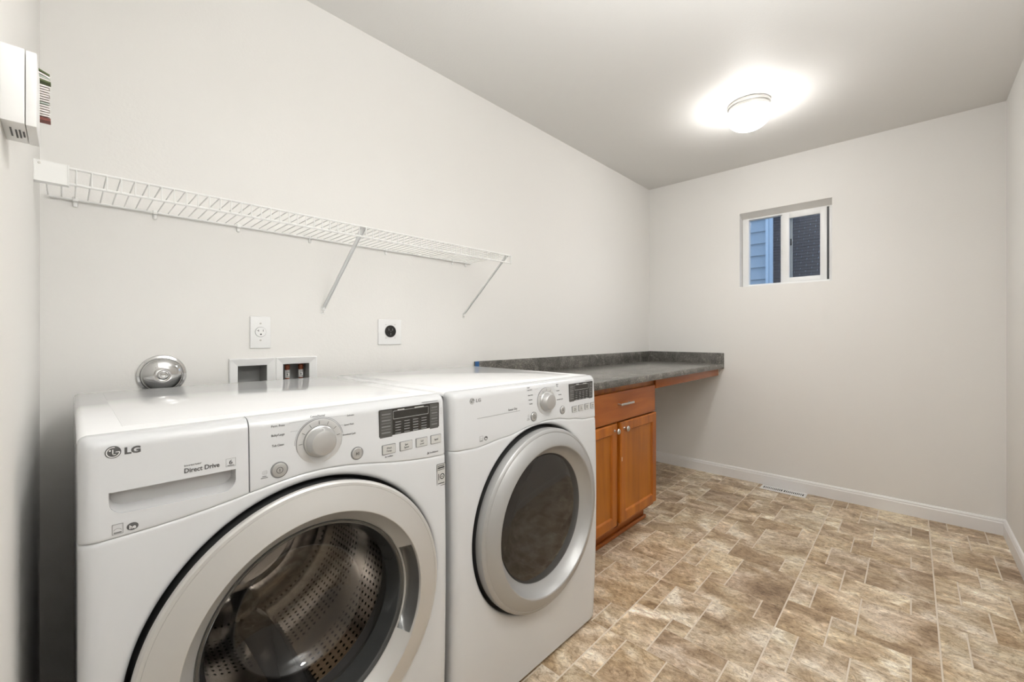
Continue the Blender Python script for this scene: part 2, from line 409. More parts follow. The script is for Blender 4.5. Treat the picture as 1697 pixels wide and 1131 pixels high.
# baseboards
def baseboard(name, prof_pts, path):
    pass
def bb(name, x0, x1, y0, y1, side):
    """board with a moulded top; side = which face looks into the room"""
    prof = [(0, 0), (0.013, 0), (0.013, 0.068), (0.010, 0.074), (0.0105, 0.080), (0.006, 0.088), (0, 0.090)]
    bm = bmesh.new()
    def P3(d, z, t):
        if side == '-x': return (XR - d, y0 + (y1 - y0) * t, z)
        if side == '+y': return (x0 + (x1 - x0) * t, YR + d, z)
        if side == '-y': return (x0 + (x1 - x0) * t, YB - d, z)
        if side == '+x': return (XL + d, y0 + (y1 - y0) * t, z)
    A = [bm.verts.new(P3(d, z, 0)) for d, z in prof]; Bv = [bm.verts.new(P3(d, z, 1)) for d, z in prof]
    for i in range(len(prof)): bm.faces.new((A[i], A[(i + 1) % len(prof)], Bv[(i + 1) % len(prof)], Bv[i]))
    bm.faces.new(A); bm.faces.new(Bv)
    mk(name, bm, M['trim'], angle=20, kind='structure')
bb('baseboard_window', 0, 0, YR, YB, '-x')
bb('baseboard_right', XL, XR - 0.013, 0, 0, '+y')
bb('baseboard_back', 2.47, XR - 0.013, 0, 0, '-y')
# doorway lining and the hall beyond it (the camera stands in the doorway)
t = bmesh.new()
box(t, (XL - TH - 0.012, DY1 - 0.016, 0), (XL + 0.004, DY1, DZ), 0.002)
box(t, (XL - TH - 0.012, DY0, 0), (XL + 0.004, DY0 + 0.016, DZ), 0.002)
box(t, (XL - TH - 0.012, DY0, DZ - 0.016), (XL + 0.004, DY1, DZ), 0.002)
mk('trim_1', t, M['trim'], angle=0, kind='structure')
HX = XL - TH - 1.2
mk('wall_hall_far', B((HX - 0.1, YR - TH, 0), (HX, YB + TH, H)), M['wall'], angle=0, kind='structure')
mk('wall_hall_near', B((HX, YR - TH, 0), (XL - TH, YR - TH + 0.1, H)), M['wall'], angle=0, kind='structure')
mk('wall_hall_end', B((HX, YB, 0), (XL - TH, YB + TH, H)), M['wall'], angle=0, kind='structure')

# ------------------------------------------------------------------ ceiling lamps
def ceiling_lamp(x, y, label, glass, watts, rad=0.09):
    e = empty('ceiling_lamp', (x, y, H), label, 'lamp')
    mk('base_ring', L([(0, H), (0.103, H), (0.109, H - 0.003), (0.109, H - 0.018), (0.1035, H - 0.022), (0.1035, H - 0.026), (0.107, H - 0.030), (0.107, H - 0.041), (0.102, H - 0.045), (0.086, H - 0.044)], (x, y, 0), 'z', 64), M['lampmetal'], e)
    pr = []
    for k in range(11):
        a = PI / 2 * k / 10
        pr.append((0.1105 * math.cos(a), H - 0.066 - 0.080 * math.sin(a)))
    pr = [(0.088, H - 0.040), (0.098, H - 0.046), (0.106, H - 0.054)] + pr
    mk('glass_dome', L(pr, (x, y, 0), 'z', 48), glass, e)
    ld = bpy.data.lights.new('added_downlight', 'SPOT'); ld.energy = watts; ld.spot_size = math.radians(158 if rad > 0.05 else 176); ld.spot_blend = 1.0; ld.shadow_soft_size = rad; ld.color = (1.0, 0.985, 0.97)
    lo = bpy.data.objects.new('added_downlight', ld); C.objects.link(lo); lo.location = (x, y, H - 0.24)     # added spot below the glass, brightens the floor and lower walls
    mk('catch', B((x - 0.005, y - 0.111, H - 0.034), (x + 0.005, y - 0.100, H - 0.022), 0.002), M['lampmetal'], e)
    return e
ceiling_lamp(2.665, 0.672, 'lit round flush ceiling lamp with white glass dome, in front of the window wall', M['lamp'], 17)
ceiling_lamp(0.70, -0.14, 'lit round flush ceiling lamp near the doorway, outside the picture', M['lamp2'], 17, 0.03)
ceiling_lamp(-0.80, 0.15, 'added fill lamp on the ceiling of the unseen hall outside the doorway', M['hall'], 8)

# ------------------------------------------------------------------ window
win = empty('window_1', (3.70, (WY0 + WY1) / 2, WZ0), 'small white vinyl sliding window high in the end wall', 'window'); win['kind'] = 'structure'
del win['category']
fy0, fy1, fz0, fz1 = 0.400, 0.976, 1.503, 2.043
bm = bmesh.new(); xa, xb = 3.692, 3.745
def rectframe(bm, y0, y1, z0, z1, w, xa, xb, bev=0.003, wl=None, wr=None, wt=None, wb=None):
    wl = wl or w; wr = wr or w; wt = wt or w; wb = wb or w      # wl = towards larger y
    box(bm, (xa, y1 - wl, z0), (xb, y1, z1), bev); box(bm, (xa, y0, z0), (xb, y0 + wr, z1), bev)
    box(bm, (xa, y0 + wr - 0.002, z1 - wt), (xb, y1 - wl + 0.002, z1), bev); box(bm, (xa, y0 + wr - 0.002, z0), (xb, y1 - wl + 0.002, z0 + wb), bev)
rectframe(bm, fy0, fy1, fz0, fz1, 0.03, xa, xb, wl=0.045, wr=0.022, wt=0.012, wb=0.020)
mk('window_frame', bm, M['plastic'], win)
bm = bmesh.new()      # plastered head that slopes down to the frame
A = [bm.verts.new((x, WY0, z)) for x, z in ((XR + 0.001, WZ1), (3.75, 2.040), (3.75, WZ1))]; Bv = [bm.verts.new((x, WY1, z)) for x, z in ((XR + 0.001, WZ1), (3.75, 2.040), (3.75, WZ1))]
for v in (A[1], Bv[1]): v.co.x = 3.700
bm.faces.new(A); bm.faces.new(Bv)
for i in range(3): bm.faces.new((A[i], A[(i + 1) % 3], Bv[(i + 1) % 3], Bv[i]))
mk('head_reveal', bm, M['wall'], win, angle=0)
bm = bmesh.new(); box(bm, (3.715, 0.699, fz0 + 0.019), (3.740, 0.72, fz1 - 0.011), 0.002)
mk('fixed_mullion', bm, M['plastic'], win)
bm = bmesh.new(); box(bm, (3.728, 0.70, fz0 + 0.018), (3.731, fy1 - 0.044, fz1 - 0.010)); mk('pane', bm, M['pane'], win)
sash = None
bm = bmesh.new(); rectframe(bm, 0.434, 0.706, 1.521, 2.036, 0.04, 3.690, 3.714, wl=0.046, wr=0.040, wt=0.040, wb=0.034)
sash = mk('sliding_sash', bm, M['plastic'], win)
mk('pane', B((3.700, 0.47, 1.55), (3.703, 0.665, 2.005)), M['pane'], sash)
bm = bmesh.new(); box(bm, (3.682, 0.703, 1.755), (3.693, 0.713, 1.80), 0.003); tube(bm, [(3.686, 0.708, 1.758), (3.680, 0.706, 1.748), (3.684, 0.703, 1.738)], 0.0035)
mk('latch', bm, M['plastic'], sash)
mk('track_gap_shade', B((3.692, 0.4225, 1.522), (3.6935, 0.4335, 2.038)), M['rubber_shade'], win)  # dark strip that paints in the shade of the track gap
bm = bmesh.new(); box(bm, (3.738, 0.648, 1.523), (3.744, 0.668, 2.038), 0.001)
sc = mk('screen_frame', bm, M['screen'], win); mk('screen_catch', B((3.733, 0.652, 1.80), (3.738, 0.664, 1.85), 0.001), M['black'], sc)

# neighbour's house outside
hx = 6.5
house = empty('neighbour_house', (hx + 0.5, 1.6, 0), 'blue-grey lap-sided neighbouring house with dark shingles seen through the window', 'house')
for k in range(24):
    z = 0.75 + 0.163 * k
    bm = bmesh.new()
    prof = [(hx, z), (hx + 0.030, z + 0.175), (hx + 0.045, z + 0.175), (hx + 0.045, z)]
    A = [bm.verts.new((p[0], 1.43, p[1])) for p in prof]; Bv = [bm.verts.new((p[0], 4.2, p[1])) for p in prof]
    for i in range(4): bm.faces.new((A[i], A[(i + 1) % 4], Bv[(i + 1) % 4], Bv[i]))
    bm.faces.new(A); bm.faces.new(Bv)
    mk('siding_board', bm, M['siding'], house, angle=0)
mk('house_wall', B((hx + 0.045, 1.37, 0), (hx + 0.09, 4.2, 4.75)), M['siding'], house, angle=0)
mk('corner_board', B((hx - 0.03, 1.398, 0), (hx + 0.06, 1.430, 4.75), 0.003), M['exttrim'], house)
mk('corner_board', B((hx + 0.00, 1.362, 0), (hx + 0.08, 1.396, 4.75), 0.003), M['exttrim'], house)
rx, rz, sl = 7.1, 1.30, math.radians(62)
for k in range(52):
    x = rx + 0.055 * k * math.cos(sl); z = rz + 0.055 * k * math.sin(sl)
    R = Matrix.Rotation(-sl + 0.14, 3, 'Y')
    bm = bmesh.new()
    # a course of shingles, tabs cut by slim gaps, lowest edge proud
    y = 0.3 + (0.07 if k % 2 else 0.0)
    while y < 1.95:
        box(bm, (x - 0.042, y, z - 0.003), (x + 0.042, y + 0.137, z + 0.003 + random.uniform(0, .004)), rot=R); y += 0.14
    mk('shingle_course', bm, M['shingle'], house, angle=0)
mk('roof_deck', B((7.1, -1.2, 0), (7.2, 2.1, 1.3)), M['shingle'], house, angle=0)
mk('ground_outside', B((3.9, -8, -0.3), (16, 10, -0.1)), M['earth'], angle=0, kind='structure')

# ------------------------------------------------------------------ appliances
def Yf(z): return 0.898 + 0.014 * ((z - 0.5) / 0.47) ** 2
ZT = 0.966
def machine(name, x0, x1, dcx, label, dcz=0.521, seam=None, washer=True):
    e = empty(name, ((x0 + x1) / 2, 1.27, 0.0), label, 'washing machine' if washer else 'tumble dryer')
    RS = 0.024
    def face_y(x, z):
        y = Yf(z)
        d = min(x - x0, x1 - x)
        if d < RS: y += RS - math.sqrt(max(0, RS * RS - (RS - d) ** 2))
        return y
    # cabinet shell
    bm = bmesh.new()
    box(bm, (x0 + 0.001, 0.928, 0.02), (x0 + 0.013, 1.63, 0.935), 0.004); box(bm, (x1 - 0.013, 0.928, 0.02), (x1 - 0.001, 1.63, 0.935), 0.004)
    box(bm, (x0 + 0.002, 1.618, 0.02), (x1 - 0.002, 1.632, 0.935), 0.003); box(bm, (x0 + 0.003, 0.93, 0.02), (x1 - 0.003, 1.63, 0.034), 0.002)
    mk('cabinet', bm, M['enamel'], e)
    for fx in (x0 + 0.06, x1 - 0.06):
        for fy in (0.99, 1.57):
            mk('foot', L([(0, 0), (0.020, 0), (0.020, 0.010), (0.010, 0.012), (0.010, 0.024), (0, 0.024)], (fx, fy, 0), 'z', 16), M['rubber_shade'], e)
    # lower front panel: polar sheet round the door well
    RH = 0.3015
    bot = 0.014
    def bound(a):
        ca, sa = math.cos(a), math.sin(a)
        lo, hi = RH, 2.0
        for _ in range(40):
            r = (lo + hi) / 2; x = dcx + r * ca; z = dcz + r * sa
            if x0 <= x <= x1 and bot <= z <= seam(x) - 0.0006: lo = r
            else: hi = r
        return lo
    angs = [2 * PI * k / 180 for k in range(180)]
    for cxn, czn in ((x0, bot), (x1, bot), (x0, seam(x0) - 0.0006), (x1, seam(x1) - 0.0006)):
        angs.append(math.atan2(czn - dcz, cxn - dcx) % (2 * PI))
    angs = sorted(set(angs)); na = len(angs)
    bm = bmesh.new(); rows = []
    # radial fractions, dense at both ends
    inner = [0, 0.0008, 0.0025, 0.005, 0.008, 0.012]
    def prow(f):
        r_ = []
        for a, rb in zip(angs, bounds):
            r_.append(f(a, rb))
        return r_
    bounds = [bound(a) for a in angs]
    RI = 0.011
    def pt(a, r, extra=0.0):
        x = dcx + r * math.cos(a); z = dcz + r * math.sin(a); y = face_y(min(max(x, x0), x1), z)
        d = r - RH
        if d < RI: y += RI - math.sqrt(max(0, RI * RI - (RI - d) ** 2))
        # rolled edge under the seam
        ds = seam(x) - z
        if ds < 0.006: y += 0.003 * (1 - ds / 0.006) ** 2
        return bm.verts.new((x, y + extra, z))
    rows.append([pt(a, RH, 0.045) for a in angs]); rows.append([pt(a, RH, 0.0) for a in angs])
    for d in (0.0006, 0.002, 0.0045, 0.008, 0.0125):
        rows.append([pt(a, min(RH + d, RH + (rb - RH) * 0.5)) for a, rb in zip(angs, bounds)])
    for f in (0.2, 0.4, 0.6, 0.75, 0.85, 0.91, 0.95, 0.975, 0.99, 1.0):
        rows.append([pt(a, max(RH + 0.0127, 0) + (rb - RH - 0.0127) * f if rb > RH + 0.02 else RH + (rb - RH) * (0.5 + 0.5 * f)) for a, rb in zip(angs, bounds)])
    last = []
    for v in rows[-1]: last.append(bm.verts.new((v.co.x, 0.938, v.co.z)))
    rows.append(last)
    for i in range(len(rows) - 1):
        for k in range(na):
            bm.faces.new((rows[i][k], rows[i][(k + 1) % na], rows[i + 1][(k + 1) % na], rows[i + 1][k]))
    fp = mk('front_panel', bm, M['enamel'], e, angle=50)
    mk('door_well', L([(RH + 0.002, Yf(.5) + 0.052), (0.222, Yf(.5) + 0.052), (0.214, Yf(.5) + 0.06)], (dcx, 0, dcz)), M['rubber_shade'], e)
    # upper fascia pieces
    def sheet(pname, xa, xb, m, par):
        nx = max(8, int((xb - xa) / 0.012))
        xs = [xa + (xb - xa) * i / nx for i in range(nx + 1)]
        for q in (0.001, 0.003, 0.006, 0.010, 0.015, 0.020):
            if xa <= x0 + 0.001: xs.append(x0 + q)
            if xb >= x1 - 0.001: xs.append(x1 - q)
        xs = sorted(set(xs)); RT = 0.022
        bm = bmesh.new(); cols = []
        for x in xs:
            zb = seam(x) + 0.0005; zs = [zb, zb + 0.0015, zb + 0.004] + [zb + 0.004 + (ZT - RT - zb - 0.004) * k / 8 for k in range(1, 9)]
            for k in range(1, 8): zs.append(ZT - RT + RT * math.sin(PI / 2 * k / 7))
            col = []
            for q, z in enumerate(zs):
                y = face_y(x, min(z, ZT - RT))
                if z > ZT - RT: y += RT - math.sqrt(max(0, RT * RT - (z - (ZT - RT)) ** 2))
                if q == 0: y += 0.0012
                if q == 1: y += 0.0003
                dx = min(x - xa, xb - x)
                if dx < 0.0015 and not (x <= x0 + 0.01 or x >= x1 - 0.01): y += 0.0012
                # the corner between rounded side and rounded top drops a little
                ds = min(x - x0, x1 - x)
                dp = 0.012 - math.sqrt(max(0, 0.012 ** 2 - (0.012 - ds) ** 2)) if ds < 0.012 else 0.0
                zz = (ZT - RT) + (z - (ZT - RT)) * (1 - dp / RT) if z > ZT - RT else z
                col.append(bm.verts.new((x, y, zz)))
            cols.append(col)
        n = len(cols[0])
        back = []
        for col in cols: back.append([bm.verts.new((col[k].co.x, 0.9620, col[k].co.z)) for k in (0, n - 1)])
        for i in range(len(cols) - 1):
            for k in range(n - 1): bm.faces.new((cols[i][k], cols[i + 1][k], cols[i + 1][k + 1], cols[i][k + 1]))
            bm.faces.new((cols[i][0], cols[i + 1][0], back[i + 1][0], back[i][0]))
            bm.faces.new((cols[i][n - 1], cols[i + 1][n - 1], back[i + 1][1], back[i][1]))
            bm.faces.new((back[i][0], back[i + 1][0], back[i + 1][1], back[i][1]))
        bm.faces.new(cols[0] + [back[0][1], back[0][0]]); bm.faces.new(cols[-1] + [back[-1][1], back[-1][0]])
        return mk(pname, bm, m, par, angle=40)
    # glossy top with a shallow raised field
    bm = bmesh.new()
    tp_ = []
    for k in range(8): a = PI / 2 * k / 7; tp_.append((x0 + 0.012 - 0.012 * math.cos(a), ZT - 0.012 + 0.012 * math.sin(a)))
    for k in range(8): a = PI / 2 * (7 - k) / 7; tp_.append((x1 - 0.012 + 0.012 * math.cos(a), ZT - 0.012 + 0.012 * math.sin(a)))
    tp_ = [(x0, 0.9385)] + tp_ + [(x1, 0.9385)]
    pr_ = [(0.9480, -0.0030), (0.9485, 0.0), (0.9500, 0.0008), (1.632, 0.0008), (1.636, -0.0015), (1.637, -0.005)]
    rr = []
    for y, dz in pr_: rr.append([bm.verts.new((x, y, z + (dz if z > 0.94 else 0))) for x, z in tp_])
    for i in range(len(rr) - 1):
        for k in range(len(tp_) - 1): bm.faces.new((rr[i][k], rr[i][k + 1], rr[i + 1][k + 1], rr[i + 1][k]))
        bm.faces.new((rr[i][0], rr[i + 1][0], rr[i + 1][-1], rr[i][-1]))
    bm.faces.new(rr[0]); bm.faces.new(rr[-1])
    top = mk('top_panel', bm, M['top'], e, angle=50)
    mk('raised_field', B((x0 + 0.055, 0.99, ZT - 0.002), (x1 - 0.055, 1.60, ZT + 0.0014), 0.0015, 3), M['top'], top, angle=60)
    return e, face_y, sheet, fp

def dash(bm, x0, x1, z, h, y, mi=0): box(bm, (x0, y - 0.0004, z - h / 2), (x1, y + 0.0002, z + h / 2), mi=mi)

def door_common(e, cx, cz, prof, m):
    return mk('door', L(prof, (cx, 0, cz), 'y', 128), m, e, angle=25)

def rbutton(name, x, z, r, y, par, n=28):
    o = mk(name, L([(r + 0.0022, y + 0.004), (r + 0.0022, y - 0.0006), (r + 0.0004, y - 0.0008), (r + 0.0002, y + 0.001)], (x, 0, z), 'y', n), M['inkl'], par)
    mk('cap', L([(r, y + 0.001), (r, y - 0.0015), (r - 0.001, y - 0.0026), (r * 0.6, y - 0.0030), (0, y - 0.0031)], (x, 0, z), 'y', n), M['knob'], o)
    return o
def sqbutton(x0, x1, z0, z1, y, par, words, fs):
    bm = bmesh.new(); prism(bm, rrect(x0, x1, z0, z1, 0.002), y - 0.0008, y + 0.003)
    o = mk('button', bm, M['inkl'], par)
    bm = bmesh.new(); prism(bm, rrect(x0 + 0.0014, x1 - 0.0014, z0 + 0.0014, z1 - 0.0014, 0.0016), y - 0.0022, y + 0.002)
    mk('cap', bm, M['sticker'], o)
    for i, w in enumerate(words):
        text(w, (x0 + x1) / 2, (z0 + z1) / 2 + (len(words) / 2 - i) * fs * 1.45 - fs * 1.2, fs, y - 0.0023, o, M['ink'], align='CENTER', sx=0.85)
    return o
def arc_pts(cx, cz, r, a0, a1, n, y): return [(cx + r * math.cos(a0 + (a1 - a0) * k / n), y, cz + r * math.sin(a0 + (a1 - a0) * k / n)) for k in range(n + 1)]
def flat_arc(bm, cx, cz, r0, r1, a0, a1, y, n=24, mi=0): lathe(bm, [(r0, y), (r1, y)], (cx, 0, cz), 'y', n, a0=a0, a1=a1, mi=mi)
def logo(cx, cz, r, y, par, dark):
    """round face badge with an L and an arc, and the two letters beside it"""
    bm = bmesh.new(); lathe(bm, [(0, y - 0.0005), (r, y - 0.0005), (r, y + 0.001)], (cx, 0, cz), 'y', 32)
    o = mk('badge', bm, dark, par)
    bm = bmesh.new(); yy = y - 0.0008
    flat_arc(bm, cx, cz, r * 0.74, r * 0.86, math.radians(75), math.radians(358), yy, 32)
    box(bm, (cx - r * 0.10, yy - 0.0001, cz - r * 0.45), (cx + r * 0.02, yy + 0.0001, cz + r * 0.45)); box(bm, (cx - r * 0.10, yy - 0.0001, cz - r * 0.45), (cx + r * 0.32, yy + 0.0001, cz - r * 0.34))
    box(bm, (cx + r * 0.30, yy - 0.0001, cz - r * 0.06), (cx + r * 0.80, yy + 0.0001, cz + r * 0.06))
    lathe(bm, [(0, yy), (r * 0.13, yy)], (cx - r * 0.38, 0, cz + r * 0.30), 'y', 12)
    mk('badge_lines', bm, M['plastic'], o, angle=0)
def he_mark(x, z, y, par):
    bm = bmesh.new(); lathe(bm, [(0, y - 0.0004), (0.0072, y - 0.0004)], (x, 0, z), 'y', 24)
    for v in bm.verts: v.co.z = z + (v.co.z - z) * 0.85
    mk('efficiency_mark', bm, M['ink'], par, angle=0)
    text('he', x, z - 0.0035, 0.0058, y - 0.0006, par, M['plastic'], align='CENTER', bold=0.0002)
    bm = bmesh.new()
    for a, b_, c_, d in ((-0.024, -0.011, 0.0085, 0.0091), (-0.024, -0.011, -0.0070, -0.0064), (-0.024, -0.0234, -0.007, 0.009), (-0.0116, -0.011, -0.007, 0.009)):
        box(bm, (x + a, y - 0.0003, z + c_), (x + b_, y, z + d))
    dash(bm, x - 0.022, x - 0.013, z - 0.0045, 0.0022, y); tube(bm, arc_pts(x - 0.0175, z - 0.003, 0.005, 0.4, 2.7, 8, y), 0.0003, 4)
    mk('energy_mark', bm, M['inkl'], par, angle=0)

# ---- washer
WX0, WX1, WCX, DCZ = 0.009, 0.703, 0.358, 0.521
seamW = lambda x: 0.805 + 0.036 * math.exp(-((x - 0.365) / 0.185) ** 2)
wash, wf, wsheet, wfp = machine('washing_machine', WX0, WX1, WCX, 'white front-load washer with wide silver ring door showing its steel drum, nearest the left wall', seam=seamW)
drawer = wsheet('detergent_drawer', WX0, 0.2345, M['enamel'], wash)
poly = [(0.0435, 0.8785)]
for k in range(7): a = PI + PI / 2 * k / 6; poly.append((0.0635 + 0.020 * math.cos(a), 0.863 + 0.020 * math.sin(a)))
for k in range(7): a = 1.5 * PI + PI / 2 * k / 6; poly.append((0.1935 + 0.020 * math.cos(a), 0.860 + 0.020 * math.sin(a)))
poly += [(0.2135, 0.8775)]
cb = bmesh.new(); prism(cb, poly, 0.86, 0.930)
boolean(drawer, cb)
bm = bmesh.new()
inner = [(x, z) for x, z in poly]
A = [bm.verts.new((x, 0.9105, z)) for x, z in inner]
cxm, czm = 0.128, 0.866
Bv = [bm.verts.new((cxm + (x - cxm) * 0.97, 0.9285, czm + (z - czm) * 0.80 + 0.003)) for x, z in inner]
for i in range(len(inner)): bm.faces.new((A[i], A[(i + 1) % len(inner)], Bv[(i + 1) % len(inner)], Bv[i]))
bm.faces.new(Bv)
mk('handle_pocket', bm, M['pocket'], drawer, angle=50)
fascia = wsheet('control_panel', 0.2365, WX1, M['enamel'], wash)
yz = lambda z: Yf(z) - 0.0003
logo(0.0485, 0.941, 0.0095, yz(0.941), drawer, M['ink'])
text('LG', 0.0615, 0.9355, 0.0098, yz(0.94), drawer, M['ink'], bold=0.0007, sx=1.15)
text('inverter', 0.137, 0.8985, 0.0036, yz(0.9), drawer, M['ink'], sx=1.5)
text('Direct Drive', 0.137, 0.8875, 0.0078, yz(0.89), drawer, M['ink'], bold=0.00025, sx=0.88)
bm = bmesh.new()
for a, b_, c_, d in ((0.198, 0.2133, 0.8986, 0.8990), (0.198, 0.2133, 0.8842, 0.8846), (0.198, 0.1984, 0.8842, 0.899), (0.2129, 0.2133, 0.8842, 0.899)): box(bm, (a, yz(.89) - 0.0002, c_), (b_, yz(.89), d))
text('6', 0.2056, 0.8885, 0.0075, yz(0.89) - 0.0001, drawer, M['ink'], align='CENTER', sx=1.2)
dash(bm, 0.2005, 0.211, 0.8862, 0.0012, yz(.89)); mk('motor_mark', bm, M['inkl'], drawer, angle=0)
he_mark(0.071, 0.8195, yz(0.82), drawer)
# dial
def dial(cx, cz, y, par, ticks, R=0.046):
    d = mk('dial_ring', L([(R + 0.001, y + 0.003), (R + 0.001, y - 0.0012), (R - 0.001, y - 0.0018), (0.034, y - 0.0008), (0.0335, y + 0.001)], (cx, 0, cz), 'y', 72), M['dial'], par)
    mk('dial_edge', L([(R + 0.0018, y + 0.002), (R + 0.0018, y - 0.0004), (R + 0.0008, y - 0.0005)], (cx, 0, cz), 'y', 72), M['inkl'], d)
    bm = bmesh.new()
    for a in ticks:
        a = math.radians(a); c, s = math.cos(a), math.sin(a)
        p0 = Vector((cx + c * (R - 0.010), y - 0.0021, cz + s * (R - 0.010))); p1 = Vector((cx + c * (R - 0.003), y - 0.0021, cz + s * (R - 0.003)))
        tube(bm, [p0, p1], 0.00045, 4)
    mk('tick_marks', bm, M['ink'], d, angle=0)
    k = mk('knob', L([(0.0335, y + 0.002), (0.0330, y - 0.0035), (0.0315, y - 0.005), (0.0305, y - 0.0055), (0.0262, y - 0.0210), (0.0245, y - 0.0235), (0.020, y - 0.0247), (0, y - 0.0254)], (cx, 0, cz), 'y', 72), M['knob'], par, angle=30)
    bm = bmesh.new(); box(bm, (cx - 0.0012, y - 0.0215, cz + 0.0262), (cx + 0.0012, y - 0.010, cz + 0.0292)); mk('pointer', bm, M['plastic'], k)
DX, DZc = 0.3665, 0.901
dial(DX, DZc, yz(0.9), fascia, (180, 148, 120, 93, 66, 38, 12))
bm = bmesh.new(); flat_arc(bm, DX, DZc, 0.0500, 0.0508, math.radians(10), math.radians(181), yz(.9) - 0.0001, 48)
def ln(bm, x0, z0, x1, z1, y, r=0.00022): tube(bm, [(x0, y, z0), (x1, y, z1)], r, 4)
for q in ((0.303, 0.9095, 0.3165, 0.9095), (0.309, 0.930, 0.323, 0.930), (0.306, 0.948, 0.345, 0.9485), (0.383, 0.9485, 0.4245, 0.9475), (0.4105, 0.9275, 0.418, 0.9275)): ln(bm, *q, yz(.93))
mk('printed_lines', bm, M['inkl'], fascia, angle=0)
for s_, x, z, h, al in (('Perm. Press', 0.2735, 0.9435, 0.0050, 'LEFT'), ('Bulky/Large', 0.2735, 0.9255, 0.0050, 'LEFT'), ('Tub Clean', 0.2745, 0.9055, 0.0050, 'LEFT'), ('Cotton/Normal', 0.363, 0.9525, 0.0046, 'CENTER'),
                     ('Delicates', 0.4265, 0.9445, 0.0042, 'LEFT'), ('Speed Wash', 0.4195, 0.925, 0.0042, 'LEFT'), ('Download Cycle', 0.416, 0.9035, 0.0042, 'LEFT')):
    text(s_, x, z, h * 0.9, yz(z), fascia, M['ink'], align=al, sx=0.80)
pw = rbutton('power_button', 0.2870, 0.8590, 0.0138, yz(.859), fascia)
bm = bmesh.new(); yy = yz(.859) - 0.0034; flat_arc(bm, 0.287, 0.859, 0.0052, 0.0062, 0, 2 * PI, yy, 24); box(bm, (0.2864, yy - 0.0001, 0.8562), (0.2876, yy + 0.0001, 0.8618)); mk('power_symbol', bm, M['ink'], pw, angle=0)
st = rbutton('start_button', 0.4480, 0.8590, 0.0125, yz(.859), fascia)
bm = bmesh.new()
def tri(bm, pts, y): bm.faces.new([bm.verts.new((x, y, z)) for x, z in pts])
tri(bm, [(0.4445, 0.8628), (0.4445, 0.8552), (0.4480, 0.859)], yy); box(bm, (0.4486, yy - .0001, 0.8555), (0.4494, yy + .0001, 0.8625)); box(bm, (0.4505, yy - .0001, 0.8555), (0.4513, yy + .0001, 0.8625))
mk('play_symbol', bm, M['ink'], st, angle=0)
bm = bmesh.new(); flat_arc(bm, 0.2605, 0.8595, 0.0032, 0.0036, 0, 2 * PI, yz(.86), 20); flat_arc(bm, 0.2605, 0.8595, 0.0012, 0.0016, 0, 2 * PI, yz(.86), 12); flat_arc(bm, 0.2605, 0.8595, 0.0048, 0.0052, -0.9, 1.0, yz(.86), 12)
dash(bm, 0.257, 0.264, 0.8525, 0.0013, yz(.85)); dash(bm, 0.2545, 0.2665, 0.8495, 0.0015, yz(.85)); mk('diagnosis_mark', bm, M['inkl'], fascia, angle=0)
def display(x0, x1, z0, z1, par):
    y = yz((z0 + z1) / 2)
    bm = bmesh.new(); prism(bm, rrect(x0, x1, z0, z1, 0.003), y - 0.0012, y + 0.004); d = mk('display', bm, M['display'], par)
    w = x1 - x0; h = z1 - z0; yy = y - 0.0013
    for a, b_ in ((0.01, 0.20), (0.83, 0.985)):
        mk('touch_key_strip', B((x0 + w * a, yy - .0001, z0 + h * 0.02), (x0 + w * b_, yy + .0004, z1 - h * 0.03)), M['display2'], d, angle=0)
    bm = bmesh.new(); yy -= 0.0002
    for r in range(4):
        zz = z1 - h * (0.17 + 0.215 * r)
        dash(bm, x0 + w * 0.035, x0 + w * 0.17, zz, h * 0.035, yy); dash(bm, x0 + w * 0.86, x0 + w * 0.965, zz, h * 0.035, yy)
        if r < 3:
            for xa, xb in ((0.03, 0.18), (0.845, 0.975)): dash(bm, x0 + w * xa, x0 + w * xb, zz - h * 0.105, h * 0.012, yy, )
    for r in range(5):
        for c_ in range(4):
            zz = z0 + h * (0.50 - 0.098 * r); xx = x0 + w * (0.245 + 0.145 * c_)
            dash(bm, xx, xx + w * 0.09, zz, h * 0.030, yy)
    mk('key_legends', bm, M['inkl'], d, angle=0)
    bm = bmesh.new(); lx0, lx1, lz0, lz1 = x0 + w * 0.215, x0 + w * 0.80, z0 + h * 0.625, z0 + h * 0.905
    for q in ((lx0, lz0, lx1, lz0), (lx0, lz1, lx1, lz1), (lx0, lz0, lx0, lz1), (lx1, lz0, lx1, lz1)): ln(bm, *q, yy, 0.0004)
    dash(bm, x0 + w * 0.28, x0 + w * 0.39, lz1 + h * 0.028, h * 0.03, yy); dash(bm, x0 + w * 0.56, x0 + w * 0.72, lz1 + h * 0.028, h * 0.03, yy)
    mk('screen_outline', bm, M['inkw'], d, angle=0)
    bm = bmesh.new(); dash(bm, x0 + w * 0.70, x1 - w * 0.01, z1 + 0.0045, 0.0011, yz(z1)); mk('print_line', bm, M['inkl'], d, angle=0)
display(0.503, 0.6755, 0.8800, 0.9480, fascia)
for (a, b_), ws in zip(((0.509, 0.545), (0.556, 0.592), (0.602, 0.637), (0.647, 0.680)), (('Wash', 'Temp.'), ('Spin', 'Speed'), ('Soil', 'Level'), ('Signal',))):
    sqbutton(a, b_, 0.8415, 0.8645, yz(.853), fascia, ws, 0.0046)
text('Alt. Cold/Rinse', 0.527, 0.8345, 0.0030, yz(.835), fascia, M['ink'], align='CENTER', sx=0.8)
text('TrueBalance', 0.6425, 0.8185, 0.0045, yz(.82), fascia, M['ink'], sx=0.85)
bm = bmesh.new(); 
for a in (90, 210, 330): lathe(bm, [(0, yz(.82)), (0.0016, yz(.82))], (0.6385 + 0.002 * math.cos(math.radians(a)), 0, 0.8205 + 0.002 * math.sin(math.radians(a))), 'y', 10)
